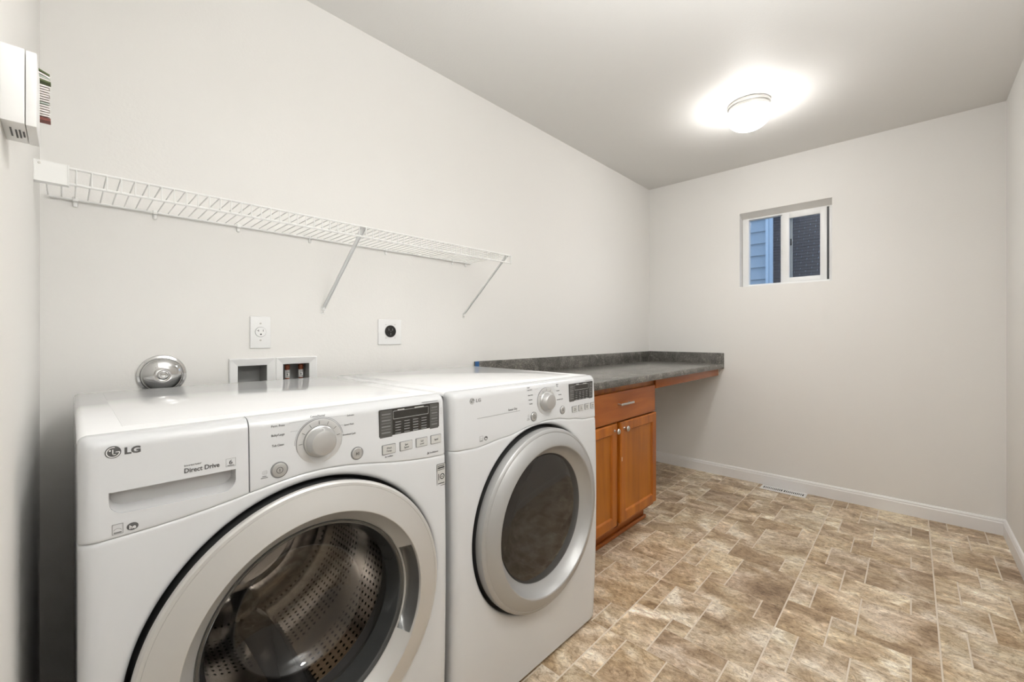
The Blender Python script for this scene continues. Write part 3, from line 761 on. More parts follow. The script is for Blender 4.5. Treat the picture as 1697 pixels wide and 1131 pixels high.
mk('balance_mark', bm, M['ink'], fascia, angle=0)
# small mark right of the display
bm = bmesh.new()
for zz in (0.9305, 0.924, 0.9175): flat_arc(bm, 0.6835, zz, 0.0018, 0.0022, 0, 2 * PI, yz(.92), 12)
mk('wifi_mark', bm, M['inkl'], fascia, angle=0)
# warranty sticker
ys = Yf(0.757) - 0.0003
bm = bmesh.new(); box(bm, (0.6640, ys - 0.0003, 0.728), (0.6925, ys, 0.786)); stk = mk('sticker', bm, M['sticker'], wfp)
bm = bmesh.new(); yy = ys - 0.0005
for a, b_, c_, d in ((0.664, 0.6925, 0.785, 0.786), (0.664, 0.6925, 0.728, 0.729), (0.664, 0.665, 0.728, 0.786), (0.6915, 0.6925, 0.728, 0.786)): box(bm, (a, yy, c_), (b_, yy + .0003, d))
for zz, hh in ((0.7805, 0.0016), (0.7755, 0.0034), (0.7705, 0.0012), (0.7345, 0.0018)): dash(bm, 0.6675, 0.6885, zz, hh, yy)
flat_arc(bm, 0.6815, 0.7520, 0.0052, 0.0076, 0, 2 * PI, yy, 28); box(bm, (0.6690, yy, 0.7435), (0.6712, yy + .0002, 0.7605)); dash(bm, 0.6785, 0.6845, 0.752, 0.0018, yy)
mk('sticker_print', bm, M['black'], stk, angle=0)
# door
dr = door_common(wash, WCX, DCZ, [(0.290, 0.8935), (0.2960, 0.8930), (0.2965, 0.8905), (0.2950, 0.8855), (0.2915, 0.8825), (0.2865, 0.8815), (0.2860, 0.8822), (0.2853, 0.8812), (0.262, 0.8755), (0.2395, 0.8690), (0.2365, 0.8685), (0.2350, 0.8695), (0.2330, 0.8740), (0.2120, 0.8995), (0.2080, 0.9045), (0.2080, 0.915)], M['silver'])
mk('door_side_shade', L([(0.2905, 0.8930), (0.2935, 0.8940), (0.2935, 0.940), (0.286, 0.946)], (WCX, 0, DCZ), 'y', 96), M['rubber_shade'], dr)  # door side coloured black to deepen the shaded gap round the ring
mk('glass_rim', L([(0.2095, 0.904), (0.2070, 0.900), (0.2020, 0.901), (0.1985, 0.908), (0.1930, 0.925), (0.1860, 0.945)], (WCX, 0, DCZ), 'y', 128), M['bowlrim'], dr, angle=60)
pr = [(0.1865, 0.944), (0.182, 0.965), (0.174, 0.990), (0.160, 1.015), (0.135, 1.038), (0.10, 1.053), (0.06, 1.061), (0.0, 1.064)]
mk('glass_bowl', L(pr, (WCX, 0, DCZ), 'y', 96), M['bowl'], dr, angle=80)
# finger recess in the right inside of the ring: that stretch of the chamfer is cut out and sunk
t = bmesh.new(); t.from_mesh(dr.data); KA, KB = -10, 9; org = W[dr]
cut = []
for f in t.faces:
    c_ = f.calc_center_median() + org; r = math.hypot(c_.x - WCX, c_.z - DCZ); a = math.atan2(c_.z - DCZ, c_.x - WCX) / (2 * PI / 128)
    if 0.2125 < r < 0.2328 and KA < a < KB and c_.y < 0.902: cut.append(f)
bmesh.ops.delete(t, geom=cut, context='FACES'); t.to_mesh(dr.data); t.free()
bm = bmesh.new(); rows = []; n = KB - KA
base = [(0.2330, 0.8740), (0.2305, 0.8770), (0.2270, 0.8813), (0.2230, 0.8861), (0.2190, 0.8910), (0.2155, 0.8952), (0.2120, 0.8995)]
deep = [(0.2330, 0.8740), (0.2325, 0.8830), (0.2320, 0.9100), (0.2260, 0.9180), (0.2180, 0.9180), (0.2140, 0.9120), (0.2120, 0.8995)]
for k in range(n + 1):
    a = (KA + k) * 2 * PI / 128; f = min(1.0, min(k, n - k) / 2.5) ** 0.6
    rows.append([bm.verts.new((WCX + (r0 + (r1 - r0) * f) * math.cos(a), y0 + (y1 - y0) * f, DCZ + (r0 + (r1 - r0) * f) * math.sin(a))) for (r0, y0), (r1, y1) in zip(base, deep)])
for k in range(n):
    for j in range(6): bm.faces.new((rows[k][j], rows[k + 1][j], rows[k + 1][j + 1], rows[k][j + 1]))
mk('handle_recess', bm, M['recess'], dr, angle=60, label='finger recess sunk into the inside of the door ring')
mk('gasket', L([(0.214, 0.955), (0.205, 0.950), (0.198, 0.955), (0.200, 0.966), (0.210, 0.970), (0.212, 0.985), (0.204, 0.995), (0.208, 1.004)], (WCX, 0, DCZ), 'y', 96), M['gasket'], wash, angle=80)
# drum
bm = bmesh.new(); DR, D0, D1 = 0.252, 1.000, 1.46
lathe(bm, [(0.206, D0 - 0.004), (0.215, D0 - 0.008), (0.240, D0), (DR, D0 + 0.012)], (WCX, 0, DCZ), 'y', 96)
drum = mk('drum', bm, M['steel'], wash, angle=60)
bm = bmesh.new(); uvl = bm.loops.layers.uv.new('UVMap'); n = 96; ys_ = [D0 + 0.012 + (D1 - D0 - 0.012) * k / 6 for k in range(7)]
grid = [[bm.verts.new((WCX + DR * math.cos(2 * PI * k / n), y, DCZ + DR * math.sin(2 * PI * k / n))) for k in range(n)] for y in ys_]
for i in range(6):
    for k in range(n):
        f = bm.faces.new((grid[i][k], grid[i][(k + 1) % n], grid[i + 1][(k + 1) % n], grid[i + 1][k]))
        for lp, (uu, vv) in zip(f.loops, ((k / n, i / 6), ((k + 1) / n, i / 6), ((k + 1) / n, (i + 1) / 6), (k / n, (i + 1) / 6))): lp[uvl].uv = (uu, vv)
mk('perforated_wall', bm, M['perf'], drum, angle=60)
bm = bmesh.new(); lathe(bm, [(DR, D1), (0.235, D1 - 0.004), (0.215, D1 - 0.02), (0.150, D1 - 0.024), (0.140, D1 - 0.008), (0.075, D1 - 0.006), (0.065, D1 - 0.022), (0, D1 - 0.026)], (WCX, 0, DCZ), 'y', 96)
mk('drum_back', bm, M['steel'], drum, angle=40)
for a in (35, 155, 275):
    a = math.radians(a); bm = bmesh.new(); ca, sa = math.cos(a), math.sin(a); N = 12
    secs = []
    for i in range(N + 1):
        y = D0 + 0.03 + (D1 - D0 - 0.07) * i / N; hgt = 0.095 * (math.sin(PI * min(1, max(0.04, (i + .3) / (N + .6)))) ** 0.45)
        sec = []
        for w_, q in ((-0.040, 0), (-0.026, 0.35), (-0.015, 0.8), (0, 1.0), (0.015, 0.8), (0.026, 0.35), (0.040, 0)):
            r = DR - 0.004 - hgt * q; sec.append(bm.verts.new((WCX + r * ca - w_ * sa, y, DCZ + r * sa + w_ * ca)))
        secs.append(sec)
    for i in range(N):
        for j in range(6): bm.faces.new((secs[i][j], secs[i + 1][j], secs[i + 1][j + 1], secs[i][j + 1]))
    mk('lifter', bm, M['lifter'], drum, angle=50)

# ---- dryer
DX0, DX1, DCX = 0.7205, 1.4440, 1.0905
def seamD(x):
    P_ = [(0.72, 0.806), (0.805, 0.802), (0.923, 0.812), (1.059, 0.829), (1.13, 0.833), (1.18, 0.831), (1.276, 0.818), (1.36, 0.806), (1.445, 0.803)]
    x = min(max(x, P_[0][0]), P_[-1][0])
    for (xa, za), (xb, zb) in zip(P_, P_[1:]):
        if x <= xb: t_ = (x - xa) / (xb - xa); t_ = t_ * t_ * (3 - 2 * t_); return za + (zb - za) * t_
    return 0.80
dry, df, dsheet, dfp = machine('tumble_dryer', DX0, DX1, DCX, 'white front-load dryer with dark glass in its grey ring door, right of the washer', seam=seamD, washer=False)
dfas = dsheet('control_panel', DX0, DX1, M['enamel'], dry)
logo(0.7935, 0.9365, 0.0088, yz(0.9365), dfas, M['inkl'])
text('LG', 0.8075, 0.932, 0.0095, yz(0.935), dfas, M['inkl'], bold=0.0003, sx=1.2)
text('Sensor Dry', 0.939, 0.8895, 0.0072, yz(0.89), dfas, M['ink'], sx=0.85)
bm = bmesh.new(); ln(bm, 0.811, 0.8845, 0.993, 0.8845, yz(.885), 0.0005)
for q in ((1.069, 0.9455, 1.086, 0.9455), (1.067, 0.9285, 1.074, 0.9285), (1.067, 0.9135, 1.073, 0.9135), (1.064, 0.9, 1.069, 0.9), (1.150, 0.9445, 1.182, 0.9445), (1.176, 0.930, 1.183, 0.930)): ln(bm, *q, yz(.93))
mk('printed_lines', bm, M['inkl'], dfas, angle=0)
for s_, x, z in (('Bulky/', 1.031, 0.9515), ('Large Items', 1.031, 0.9435), ('Perm. Press', 1.034, 0.926), ('Delicates', 1.036, 0.911), ('Towels', 1.039, 0.8975), ('Speed', 1.185, 0.949), ('Dry', 1.187, 0.9425), ('Freshen', 1.186, 0.927), ('Air Dry', 1.197, 0.912), ('Download Cycle', 1.186, 0.8955)):
    text(s_, x, z, 0.0040, yz(z), dfas, M['ink'], sx=0.9)
dial(1.1265, 0.899, yz(0.9), dfas, (150, 120, 90, 60, 30))
p2 = rbutton('power_button', 1.0590, 0.8560, 0.0138, yz(.856), dfas); bm = bmesh.new(); yy = yz(.856) - 0.0034
flat_arc(bm, 1.059, 0.856, 0.0050, 0.0062, 0, 2 * PI, yy, 24); box(bm, (1.0584, yy - 0.0001, 0.8532), (1.0596, yy + 0.0001, 0.8588)); mk('power_symbol', bm, M['ink'], p2, angle=0)
s2 = rbutton('start_button', 1.2170, 0.8575, 0.0130, yz(.8575), dfas); bm = bmesh.new()
tri(bm, [(1.2135, 0.8613), (1.2135, 0.8537), (1.2170, 0.8575)], yy); box(bm, (1.2180, yy - .0001, 0.854), (1.2188, yy + .0001, 0.861)); mk('play_symbol', bm, M['ink'], s2, angle=0)
bm = bmesh.new(); flat_arc(bm, 1.0315, 0.862, 0.0032, 0.0037, 0, 2 * PI, yz(.86), 20); flat_arc(bm, 1.0315, 0.862, 0.0048, 0.0053, -0.9, 1.0, yz(.86), 12); dash(bm, 1.027, 1.037, 0.8535, 0.0014, yz(.85)); dash(bm, 1.025, 1.039, 0.849, 0.0015, yz(.85)); mk('diagnosis_mark', bm, M['inkl'], dfas, angle=0)
display(1.2600, 1.4150, 0.8790, 0.9460, dfas)
for (a, b_), ws in zip(((1.274, 1.307), (1.316, 1.347), (1.357, 1.386), (1.396, 1.423)), (('Temp.', 'Control'), ('Dry', 'Level'), ('Time', 'Dry'), ('More', 'Less'))):
    sqbutton(a, b_, 0.8400, 0.8630, yz(.852), dfas, ws, 0.0042)
he_mark(0.8415, 0.8235, yz(0.823), dfas)
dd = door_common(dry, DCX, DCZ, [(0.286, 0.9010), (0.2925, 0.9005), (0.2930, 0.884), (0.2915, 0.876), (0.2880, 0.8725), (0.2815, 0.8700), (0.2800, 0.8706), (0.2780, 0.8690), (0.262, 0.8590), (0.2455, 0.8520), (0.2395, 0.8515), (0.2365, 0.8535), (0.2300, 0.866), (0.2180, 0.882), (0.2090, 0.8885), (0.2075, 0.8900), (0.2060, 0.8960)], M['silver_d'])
mk('door_side_shade', L([(0.2865, 0.9000), (0.2915, 0.9010), (0.2915, 0.940), (0.284, 0.946)], (DCX, 0, DCZ), 'y', 96), M['rubber_shade'], dd)  # same blackened side, gap shade put into the colour
mk('door_glass', L([(0.2085, 0.894), (0.2065, 0.8895), (0.2020, 0.8880), (0.1985, 0.8865), (0.150, 0.8815), (0.09, 0.8785), (0, 0.8775)], (DCX, 0, DCZ), 'y', 128), M['dglass'], dd, angle=60)

# ------------------------------------------------------------------ wall boxes, outlets, cover plate
def laundry_box(b, label, grp):
    x0, x1, z0, z1 = b
    e = empty('laundry_box', ((x0 + x1) / 2, YB, z0), label, 'wall box', grp)
    bm = bmesh.new(); w = 0.027
    O = [(x0, z0), (x1, z0), (x1, z1), (x0, z1)]; O2 = [(x0 + 0.003, z0 + 0.003), (x1 - 0.003, z0 + 0.003), (x1 - 0.003, z1 - 0.003), (x0 + 0.003, z1 - 0.003)]
    I = [(x0 + w, z0 + w), (x1 - w, z0 + w), (x1 - w, z1 - w), (x0 + w, z1 - w)]
    r0 = [bm.verts.new((x, YB, z)) for x, z in O]; r1 = [bm.verts.new((x, YB - 0.007, z)) for x, z in O]; r2 = [bm.verts.new((x, YB - 0.009, z)) for x, z in O2]
    r3 = [bm.verts.new((x, YB - 0.001, z)) for x, z in I]; r4 = [bm.verts.new((x, YB + 0.004, z)) for x, z in I]
    for a, b_ in ((r0, r1), (r1, r2), (r2, r3), (r3, r4)):
        for i in range(4): bm.faces.new((a[i], a[(i + 1) % 4], b_[(i + 1) % 4], b_[i]))
    mk('bezel', bm, M['plastic'], e, angle=15)
    bm = bmesh.new(); d = 0.085; a = [bm.verts.new((x, YB + 0.004, z)) for x, z in I]; b_ = [bm.verts.new((x, YB + d, z)) for x, z in I]
    for i in range(4): bm.faces.new((a[i], a[(i + 1) % 4], b_[(i + 1) % 4], b_[i]))
    bm.faces.new(b_); mk('recess', bm, M['boxgrey'], e, angle=0)
    return e
laundry_box(BOXES[0], 'white framed recessed wall box, empty, the left one above the washer', None)
laundry_box(BOXES[1], 'white framed recessed wall box holding two red-capped supply valves', None)
for vx, lb in ((0.5865, 'copper supply valve with white label, left one in the wall box'), (0.6365, 'copper supply valve with white label, right one in the wall box')):
    v = empty('supply_valve', (vx, YB + 0.04, 0.895), lb, 'valve', 'supply valves in the wall box')
    mk('pipe', L([(0, 0.895), (0.0075, 0.895), (0.0075, 1.000), (0, 1.0)], (vx, YB + 0.04, 0), 'z', 16), M['copper'], v)
    mk('cap', L([(0.0085, 0.992), (0.0095, 0.994), (0.0095, 1.0085), (0.007, 1.011), (0, 1.011)], (vx, YB + 0.04, 0), 'z', 16), M['copper'], v)
    lbm = mk('paper_label', L([(0.0086, 0.960), (0.0086, 0.990)], (vx, YB + 0.04, 0), 'z', 20), M['label'], v)
    bm = bmesh.new()
    for zz in (0.986, 0.981, 0.965): box(bm, (vx - 0.0055, YB + 0.0308, zz - 0.0010), (vx + 0.0045, YB + 0.0318, zz + 0.0010))
    box(bm, (vx - 0.004, YB + 0.0308, 0.969), (vx - 0.0005, YB + 0.0316, 0.977))
    mk('label_print', bm, M['ink'], lbm, angle=0)

# 20 amp single receptacle
e = empty('wall_outlet', (0.4815, YB, 1.078), 'white single wall outlet above the recessed wall boxes', 'outlet')
bm = bmesh.new(); box(bm, (0.448, YB - 0.006, 1.078), (0.515, YB, 1.194), 0.0025, 3); mk('cover_plate', bm, M['plastic'], e)
rc = mk('receptacle', L([(0.0175, YB - 0.005), (0.0175, YB - 0.0085), (0.0165, YB - 0.0092), (0, YB - 0.0092)], (0.4815, 0, 1.137), 'y', 40), M['plastic'], e)
bm = bmesh.new(); box(bm, (0.4735, YB - 0.0096, 1.1385), (0.4750, YB - 0.009, 1.1455)); box(bm, (0.4690, YB - 0.0096, 1.1412), (0.4735, YB - 0.009, 1.1427)); box(bm, (0.4880, YB - 0.0096, 1.1385), (0.4895, YB - 0.009, 1.1455))
lathe(bm, [(0, YB - 0.0096), (0.0028, YB - 0.0096)], (0.4815, 0, 1.1285), 'y', 14); mk('slots', bm, M['black'], rc, angle=0)
mk('receptacle_edge', L([(0.0185, YB - 0.0062), (0.0176, YB - 0.0064)], (0.4815, 0, 1.137), 'y', 40), M['inkl'], rc)
for zz in (1.107, 1.168): mk('screw', L([(0.0032, YB - 0.006), (0.003, YB - 0.0072), (0, YB - 0.0076)], (0.4815, 0, zz), 'y', 14), M['nickel'], e)
# dryer receptacle
e = empty('dryer_outlet', (1.005, YB, 1.083), 'square white plate with a round black dryer outlet', 'outlet')
bm = bmesh.new(); box(bm, (0.947, YB - 0.006, 1.083), (1.063, YB, 1.197), 0.0025, 3); mk('cover_plate', bm, M['plastic'], e)
rc = mk('receptacle', L([(0.027, YB - 0.005), (0.027, YB - 0.010), (0.025, YB - 0.012), (0.020, YB - 0.012), (0.019, YB - 0.0105), (0, YB - 0.0105)], (1.006, 0, 1.143), 'y', 48), M['black'], e)
bm = bmesh.new()
for a in (140, 40, 270):
    a = math.radians(a); cx, cz = 1.006 + 0.012 * math.cos(a), 1.143 + 0.012 * math.sin(a)
    box(bm, (cx - 0.0012, YB - 0.0112, cz - 0.005), (cx + 0.0012, YB - 0.0104, cz + 0.005))
lathe(bm, [(0, YB - 0.0112), (0.002, YB - 0.0112)], (1.006, 0, 1.143), 'y', 10); mk('slots', bm, M['inkl'], rc, angle=0)
for dx in (-0.022, 0.024):
    for dz in (-0.030, 0.030): mk('screw', L([(0.0022, YB - 0.006), (0.002, YB - 0.0068), (0, YB - 0.007)], (1.006 + dx, 0, 1.143 + dz), 'y', 10), M['nickel'], e)
# chrome escutcheon
e = empty('chrome_cover', (0.204, YB, 0.945), 'round domed chrome cover plate on the wall behind the washer', 'cover plate')
cz = 1.000
mk('flange', L([(0.062, YB), (0.0625, YB - 0.004), (0.060, YB - 0.007), (0.0545, YB - 0.008), (0.052, YB - 0.006)], (0.204, 0, cz), 'y', 72), M['chrome'], e)
d = mk('dome', L([(0.0525, YB - 0.006), (0.052, YB - 0.010), (0.048, YB - 0.014), (0.038, YB - 0.020), (0.026, YB - 0.0245), (0.016, YB - 0.0265), (0.0145, YB - 0.0255), (0.013, YB - 0.028), (0.011, YB - 0.0285), (0.010, YB - 0.0265), (0.007, YB - 0.0265), (0.006, YB - 0.029), (0, YB - 0.0295)], (0.204, 0, cz), 'y', 72), M['chrome'], e, angle=50)

# ------------------------------------------------------------------ wire shelf
YFs, YBs, ZS = 1.417, 1.7145, 1.512
SX0, SX1 = -0.048, 1.4815
shelf = empty('wire_shelf', ((SX0 + SX1) / 2, YB, ZS), 'long white ventilated wire shelf on the wall above the washer and dryer', 'shelf')
mk('back_rod', T([(SX0 + 0.012, YBs, ZS - 0.004), (SX1 + 0.003, YBs, ZS - 0.004)], 0.0032, 10), M['wire'], shelf)
mk('front_rod', T([(SX0, YFs, ZS), (SX1, YFs, ZS)], 0.0030, 10), M['wire'], shelf)
mk('lip_rod', T([(SX0, YFs, ZS - 0.036), (SX1, YFs, ZS - 0.036)], 0.0034, 10), M['wire'], shelf)

wm = None; nW = 60
for k in range(nW):
    x = SX0 + 0.010 + (SX1 - SX0 - 0.014) * k / (nW - 1)
    if wm is None:
        bm = T([(x, YBs, ZS - 0.0005), (x, YFs + 0.006, ZS + 0.0022), (x, YFs - 0.001, ZS + 0.0005), (x, YFs - 0.0035, ZS - 0.006), (x, YFs - 0.0035, ZS - 0.037)], 0.0016, 6)
        o = mk('wire', bm, M['wire'], shelf); wm = o.data; x00 = x
    else:
        o = bpy.data.objects.new('wire', wm); C.objects.link(o); o.parent = shelf; o.location = (x - x00, 0, 0)
for x in (SX0 + 0.062, SX0 + 0.235, SX0 + 0.46, 0.655, 0.985, 1.365, 1.455):
    bm = bmesh.new(); box(bm, (x - 0.006, YBs - 0.006, ZS - 0.0095), (x + 0.006, YB, ZS + 0.003), 0.0025); box(bm, (x - 0.005, YB - 0.006, ZS - 0.024), (x + 0.005, YB, ZS - 0.004), 0.003)
    mk('wall_clip', bm, M['wire'], shelf)
# end bracket at the left wall: shallow tray cap
bm = bmesh.new(); bx1 = 0.0015
prism(bm, [(XL + 0.0005, ZS - 0.041), (bx1, ZS - 0.041), (bx1, ZS + 0.004), (XL + 0.0005, ZS + 0.004)], YFs - 0.0105, YFs - 0.0075)
for a, b_, c_, d_ in ((XL, XL + 0.003, ZS - 0.041, ZS + 0.004), (bx1 - 0.002, bx1, ZS - 0.041, ZS + 0.004), (XL, bx1, ZS - 0.043, ZS - 0.041)): box(bm, (a, YFs - 0.0125, c_), (b_, YFs + 0.008, d_), 0.0006)
br = mk('end_bracket', bm, M['wire'], shelf, angle=20)
mk('end_screw', L([(0.003, YFs - 0.0105), (0.0025, YFs - 0.0118), (0, YFs - 0.012)], (XL + 0.009, 0, ZS - 0.002), 'y', 10), M['nickel'], br)
mk('end_cap', B((SX1 - 0.001, YFs - 0.006, ZS - 0.040), (SX1 + 0.002, YFs + 0.004, ZS + 0.004), 0.001), M['wire'], shelf)
def brace(xw, zw, w):
    p = Vector((xw, YB - 0.004, zw)); q = Vector((xw + 0.022, YFs + 0.004, ZS + 0.001))
    d = (q - p).normalized(); side = Vector((1, 0, 0)); up = d.cross(side).normalized()
    bm = bmesh.new(); L_ = (q - p).length
    Mx = Matrix((side - d * side.dot(d), d, up)).transposed()
    secs = []
    for t_, ww in ((0.0, w), (0.86, w), (0.94, w * 1.6), (1.0, w * 1.7)):
        c = p + d * L_ * t_; s_ = (side - d * side.dot(d)).normalized()
        secs.append([bm.verts.new(c + s_ * sx * ww / 2 + up * uz) for sx, uz in ((-1, 0.003), (-1, -0.003), (-0.75, -0.003), (-0.72, 0.0015), (0.72, 0.0015), (0.75, -0.003), (1, -0.003), (1, 0.003))])
    for i in range(3):
        for j in range(8): bm.faces.new((secs[i][j], secs[i][(j + 1) % 8], secs[i + 1][(j + 1) % 8], secs[i + 1][j]))
    bm.faces.new(secs[0]); bm.faces.new(secs[-1])
    o = mk('support_brace', bm, M['brace'], shelf, angle=20)
    bm = bmesh.new(); box(bm, (xw - w * 0.62, YB - 0.003, zw - 0.020), (xw + w * 0.62, YB, zw + 0.008), 0.001); box(bm, (xw - w * 0.5, YB - 0.008, zw - 0.006), (xw + w * 0.5, YB, zw + 0.008), 0.001); mk('brace_foot', bm, M['wire'], o)
    mk('brace_screw', L([(0.0032, YB - 0.003), (0.003, YB - 0.0048), (0, YB - 0.005)], (xw, 0, zw - 0.013), 'y', 12), M['nickel'], o)
brace(0.707, 1.232, 0.013); brace(1.441, 1.236, 0.010)

# ------------------------------------------------------------------ sensor box and card stack on the left wall
e = empty('wall_sensor', (XL, 0.78, 1.368), 'slim white plastic box mounted high on the left wall with printed underside', 'sensor')
sy0, sy1, sz0, sz1, sxr = 0.742, 0.818, 1.368, 1.456, -0.0252
bm = bmesh.new(); box(bm, (XL, sy0 + 0.001, sz0 + 0.001), (-0.0345, sy1, sz1), 0.0010, 2); bs = mk('back_housing', bm, M['plastic'], e)
bm = bmesh.new(); box(bm, (-0.0340, sy0, sz0), (sxr, sy1 - 0.002, sz1 - 0.001), 0.0012, 2); mk('front_cover', bm, M['plastic'], e)
bm = bmesh.new()
for k, (xx, a, b_) in enumerate(((-0.0475, 0.765, 0.796), (-0.0435, 0.770, 0.800), (-0.0405, 0.768, 0.798), (-0.0375, 0.772, 0.792))):
    y = a
    while y < b_:
        l_ = 0.0035 + 0.003 * ((k * 7 + int(y * 900)) % 3) / 2; box(bm, (xx, y, sz0 + 0.0005), (xx + 0.0016, min(b_, y + l_), sz0 + 0.0012)); y += l_ + 0.0009
mk('underside_print', bm, M['ink'], bs, angle=0)
e = empty('card_stack', (XL, 0.90, 1.425), 'small fanned stack of olive, white and brown cards behind the wall sensor', 'cards')
cy0, cy1 = 0.888, 0.901
mk('holder', B((XL, cy0 + 0.006, 1.430), (XL + 0.004, cy1, 1.494), 0.001), M['card'], e)
for k in range(13):
    z = 1.4345 + 0.0035 * k
    mk('card', B((XL + 0.0005, cy0, z), (-0.0180 - 0.0005 * (k % 3), cy1, z + 0.0018)), M['palegreen'] if k == 5 else M['card'], e, angle=0)
mk('card', B((XL + 0.0005, cy0 - 0.001, 1.4285), (-0.0172, cy1, 1.4325)), M['brown'], e, angle=0, label='brown card at the bottom')
for k, (z, ang, mm) in enumerate(((1.4855, 0.08, 'green'), (1.4885, 0.16, 'card'), (1.4925, 0.30, 'palegreen'), (1.4965, 0.36, 'card'), (1.501, 0.42, 'green'))):
    bm = bmesh.new(); box(bm, (XL + 0.0035, cy0, z - 0.0010), (-0.0170, cy1, z + 0.0010), rot=Matrix.Rotation(ang, 3, 'Y'))
    mk('card', bm, M[mm], e, angle=0, label='olive green card' if mm == 'green' else None)

# ------------------------------------------------------------------ counter, cabinet, apron
CX0, CYF, CZ0, CZ1 = 1.515, 1.092, 0.858, 0.898
ct = empty('countertop', ((CX0 + XR) / 2, 1.4, CZ0), 'dark grey laminate countertop with backsplash running to the end wall', 'countertop')
bm = bmesh.new()
prof = [(YB, CZ0), (CYF + 0.02, CZ0), (CYF + 0.004, CZ0 + 0.002), (CYF, CZ0 + 0.007), (CYF, CZ1 - 0.010), (CYF + 0.003, CZ1 - 0.003), (CYF + 0.010, CZ1), (YB, CZ1)]
A = [bm.verts.new((CX0, y, z)) for y, z in prof]; Bv = [bm.verts.new((XR, y, z)) for y, z in prof]
for i in range(len(prof)): bm.faces.new((A[i], A[(i + 1) % len(prof)], Bv[(i + 1) % len(prof)], Bv[i]))
bm.faces.new(A); bm.faces.new(Bv); mk('worktop', bm, M['counter'], ct, angle=40)
mk('backsplash', B((CX0, YB - 0.019, CZ1 - 0.001), (XR, YB, 0.983), 0.002), M['counter'], ct)
mk('side_splash', B((XR - 0.019, 1.090, CZ0), (XR, YB - 0.018, 0.9828), 0.002), M['counter'], ct)
bm = bmesh.new(); box(bm, (CX0 - 0.008, YB - 0.022, 0.950), (CX0 + 0.018, YB - 0.0185, 0.984), 0.0006); tp = mk('painters_tape', bm, M['tape'])
setp(tp, 'scrap of blue painter tape on the left end of the backsplash', 'tape')
cab = empty('base_cabinet', (2.0, 1.42, 0), 'cherry-brown wooden base cabinet with one drawer and two doors under the counter', 'cabinet')
FX0, FX1, FY, FT = 1.535, 2.452, 1.142, CZ0
bm = bmesh.new()
box(bm, (FX0, FY + 0.018, 0.10), (FX0 + 0.016, YB - 0.005, FT)); box(bm, (FX1 - 0.016, FY + 0.018, 0.10), (FX1, YB - 0.005, FT)); box(bm, (FX1 - 0.016, FY + 0.074, 0.0), (FX1, YB - 0.005, 0.10)); box(bm, (FX0, FY + 0.02, 0.10), (FX1, YB - 0.005, 0.116)); box(bm, (FX0, YB - 0.012, 0.10), (FX1, YB - 0.005, FT))
# notch look of the toe space: side panel below 0.10 starts further back
mk('carcass', bm, M['wood_v'], cab, angle=0)
bm = bmesh.new()
box(bm, (FX0, FY, 0.100), (FX0 + 0.04, FY + 0.019, FT), 0.001); box(bm, (FX1 - 0.04, FY, 0.100), (FX1, FY + 0.019, FT), 0.001)
box(bm, (FX0 + 0.038, FY + 0.0004, FT - 0.035), (FX1 - 0.038, FY + 0.019, FT), 0.001); box(bm, (FX0 + 0.038, FY + 0.0004, 0.64), (FX1 - 0.038, FY + 0.019, 0.685), 0.001); box(bm, (FX0 + 0.038, FY + 0.0004, 0.10), (FX1 - 0.038, FY + 0.019, 0.14), 0.001)
box(bm, (1.985, FY + 0.0004, 0.10), (2.03, FY + 0.019, 0.65), 0.001)
mk('face_frame', bm, M['wood_v'], cab, angle=0)
bm = bmesh.new(); box(bm, (FX0, FY + 0.062, 0.0), (FX1, FY + 0.075, 0.10), 0.001); tk = mk('toe_kick', bm, M['wood_h'], cab, angle=0)
mk('toe_moulding', B((FX0, FY + 0.046, 0.0), (FX1 + 0.004, FY + 0.062, 0.022), 0.006, 3), M['wood_h'], tk)
# drawer front
bm = bmesh.new(); dx0, dx1, dz0, dz1 = 1.552, 2.440, 0.668, 0.826
t = bmesh.new(); bmesh.ops.create_cube(t, size=1)
for v in t.verts: v.co = Vector((dx0 + (v.co.x + .5) * (dx1 - dx0), FY - 0.020 + (v.co.y + .5) * 0.020, dz0 + (v.co.z + .5) * (dz1 - dz0)))
fe = [ed for ed in t.edges if all(v.co.y < FY - 0.01 for v in ed.verts)]
bmesh.ops.bevel(t, geom=fe, offset=0.006, segments=2, profile=0.5, affect='EDGES'); merge(bm, t)
dw = mk('drawer', bm, M['wood_h'], cab, angle=20)
bm = bmesh.new(); hz, hy = 0.762, FY - 0.020
tube(bm, [(1.995, hy, hz), (1.995, hy - 0.018, hz - 0.001), (1.999, hy - 0.024, hz - 0.001)], 0.0045, 10); tube(bm, [(2.105, hy, hz), (2.105, hy - 0.018, hz - 0.001), (2.101, hy - 0.024, hz - 0.001)], 0.0045, 10)
box(bm, (1.980, hy - 0.031, hz - 0.006), (2.120, hy - 0.022, hz + 0.006), 0.0035, 3); mk('handle', bm, M['nickel'], dw, label='brushed nickel bar handle')
mk('nick', B((1.6995, FY - 0.0206, 0.782), (1.7035, FY - 0.0198, 0.790), 0.0003), M['nick'], dw)
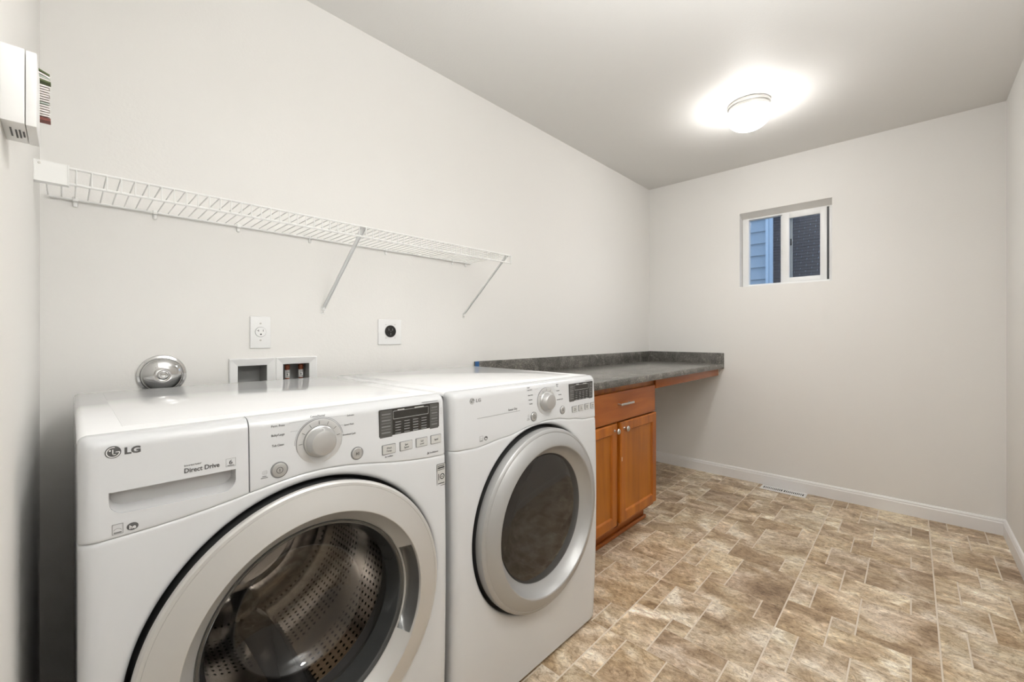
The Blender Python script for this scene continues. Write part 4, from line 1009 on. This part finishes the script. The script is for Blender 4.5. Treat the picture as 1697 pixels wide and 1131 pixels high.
def cdoor(x0, x1, kx, nick=False):
    z0, z1 = 0.121, 0.661; w = 0.058; y0 = FY - 0.020
    bm = bmesh.new()
    def ringed(poly_o, poly_i, ya, yb): pass
    O = [(x0, z0), (x1, z0), (x1, z1), (x0, z1)]
    def ins(d): return [(x0 + d, z0 + d), (x1 - d, z0 + d), (x1 - d, z1 - d), (x0 + d, z1 - d)]
    seq = [(0, FY), (0, y0 + 0.006), (0.003, y0 + 0.002), (0.007, y0), (w - 0.008, y0), (w - 0.004, y0 + 0.0025), (w, y0 + 0.009)]
    rings = [[bm.verts.new((x, y, z)) for x, z in ins(d)] for d, y in seq]
    for r1, r2 in zip(rings, rings[1:]):
        for i in range(4): bm.faces.new((r1[i], r1[(i + 1) % 4], r2[(i + 1) % 4], r2[i]))
    bm.faces.new(rings[0])
    o = mk('door', bm, M['wood_v'], cab, angle=20)
    mk('door_panel', B((x0 + w - 0.003, y0 + 0.0088, z0 + w - 0.003), (x1 - w + 0.003, y0 + 0.0150, z1 - w + 0.003)), M['panel'], o, angle=0)
    kz = 0.626
    mk('knob', L([(0, y0), (0.0075, y0), (0.0070, y0 - 0.002), (0.0048, y0 - 0.005), (0.0048, y0 - 0.012), (0.0085, y0 - 0.016), (0.0145, y0 - 0.020), (0.0150, y0 - 0.024), (0.0125, y0 - 0.028), (0.006, y0 - 0.030), (0, y0 - 0.0305)], (kx, 0, kz), 'y', 28), M['nickel'], o, angle=60, label='round brushed nickel knob')
    if nick:
        bm = bmesh.new(); box(bm, (x0 + 0.009, y0 - 0.0006, 0.452), (x0 + 0.015, y0 + 0.001, 0.474), 0.0004); mk('nick', bm, M['nick'], o)
cdoor(1.552, 1.988, 1.960); cdoor(2.024, 2.456, 2.060, True)
e = empty('apron_rail', (3.0, 1.13, 0.80), 'cherry-brown wooden rail under the open end of the counter', 'rail')
mk('board', B((FX1, 1.124, 0.803), (3.585, 1.142, CZ0), 0.0015), M['wood_h'], e)
mk('end_cleat', B((3.585, 1.128, 0.806), (3.607, 1.150, CZ0 - 0.004), 0.002), M['nick'], e)
mk('wall_cleat', B((3.600, 1.142, 0.810), (XR, 1.70, CZ0 - 0.002), 0.002), M['trim'], e)

# ------------------------------------------------------------------ floor register
e = empty('floor_vent', (3.545, 0.672, 0), 'white metal floor register beside the end wall baseboard', 'vent')
vx0, vx1, vy0, vy1 = 3.497, 3.598, 0.533, 0.812
nS = 11
bm = bmesh.new(); z0, z1 = 0.0002, 0.0045
box(bm, (vx0, vy0, z0), (vx0 + 0.026, vy1, z1), 0.0012); box(bm, (vx1 - 0.026, vy0, z0), (vx1, vy1, z1), 0.0012)
box(bm, (vx0 + 0.02, vy0, z0), (vx1 - 0.02, vy0 + 0.016, z1), 0.0012); box(bm, (vx0 + 0.02, vy1 - 0.016, z0), (vx1 - 0.02, vy1, z1), 0.0012); box(bm, (vx0 + 0.02, (vy0 + vy1) / 2 - 0.005, z0), (vx1 - 0.02, (vy0 + vy1) / 2 + 0.005, z1), 0.001)
vf = mk('vent_frame', bm, M['trim'], e, angle=30)
mk('duct_shade', B((vx0 + 0.02, vy0 + 0.012, 0.0001), (vx1 - 0.02, vy1 - 0.012, 0.0006)), M['dark'], e, angle=0)  # thin black sheet painting the shade inside the duct opening
half = (vy1 - vy0) / 2 - 0.021
for h0 in (vy0 + 0.016, (vy0 + vy1) / 2 + 0.005):
    for k in range(nS - 1):
        y = h0 + half * (k + 1) / nS
        mk('louver', B((vx0 + 0.022, y - 0.0026, 0.0012), (vx1 - 0.022, y + 0.0026, 0.0040), 0.0005, 1), M['trim'], e, angle=0)
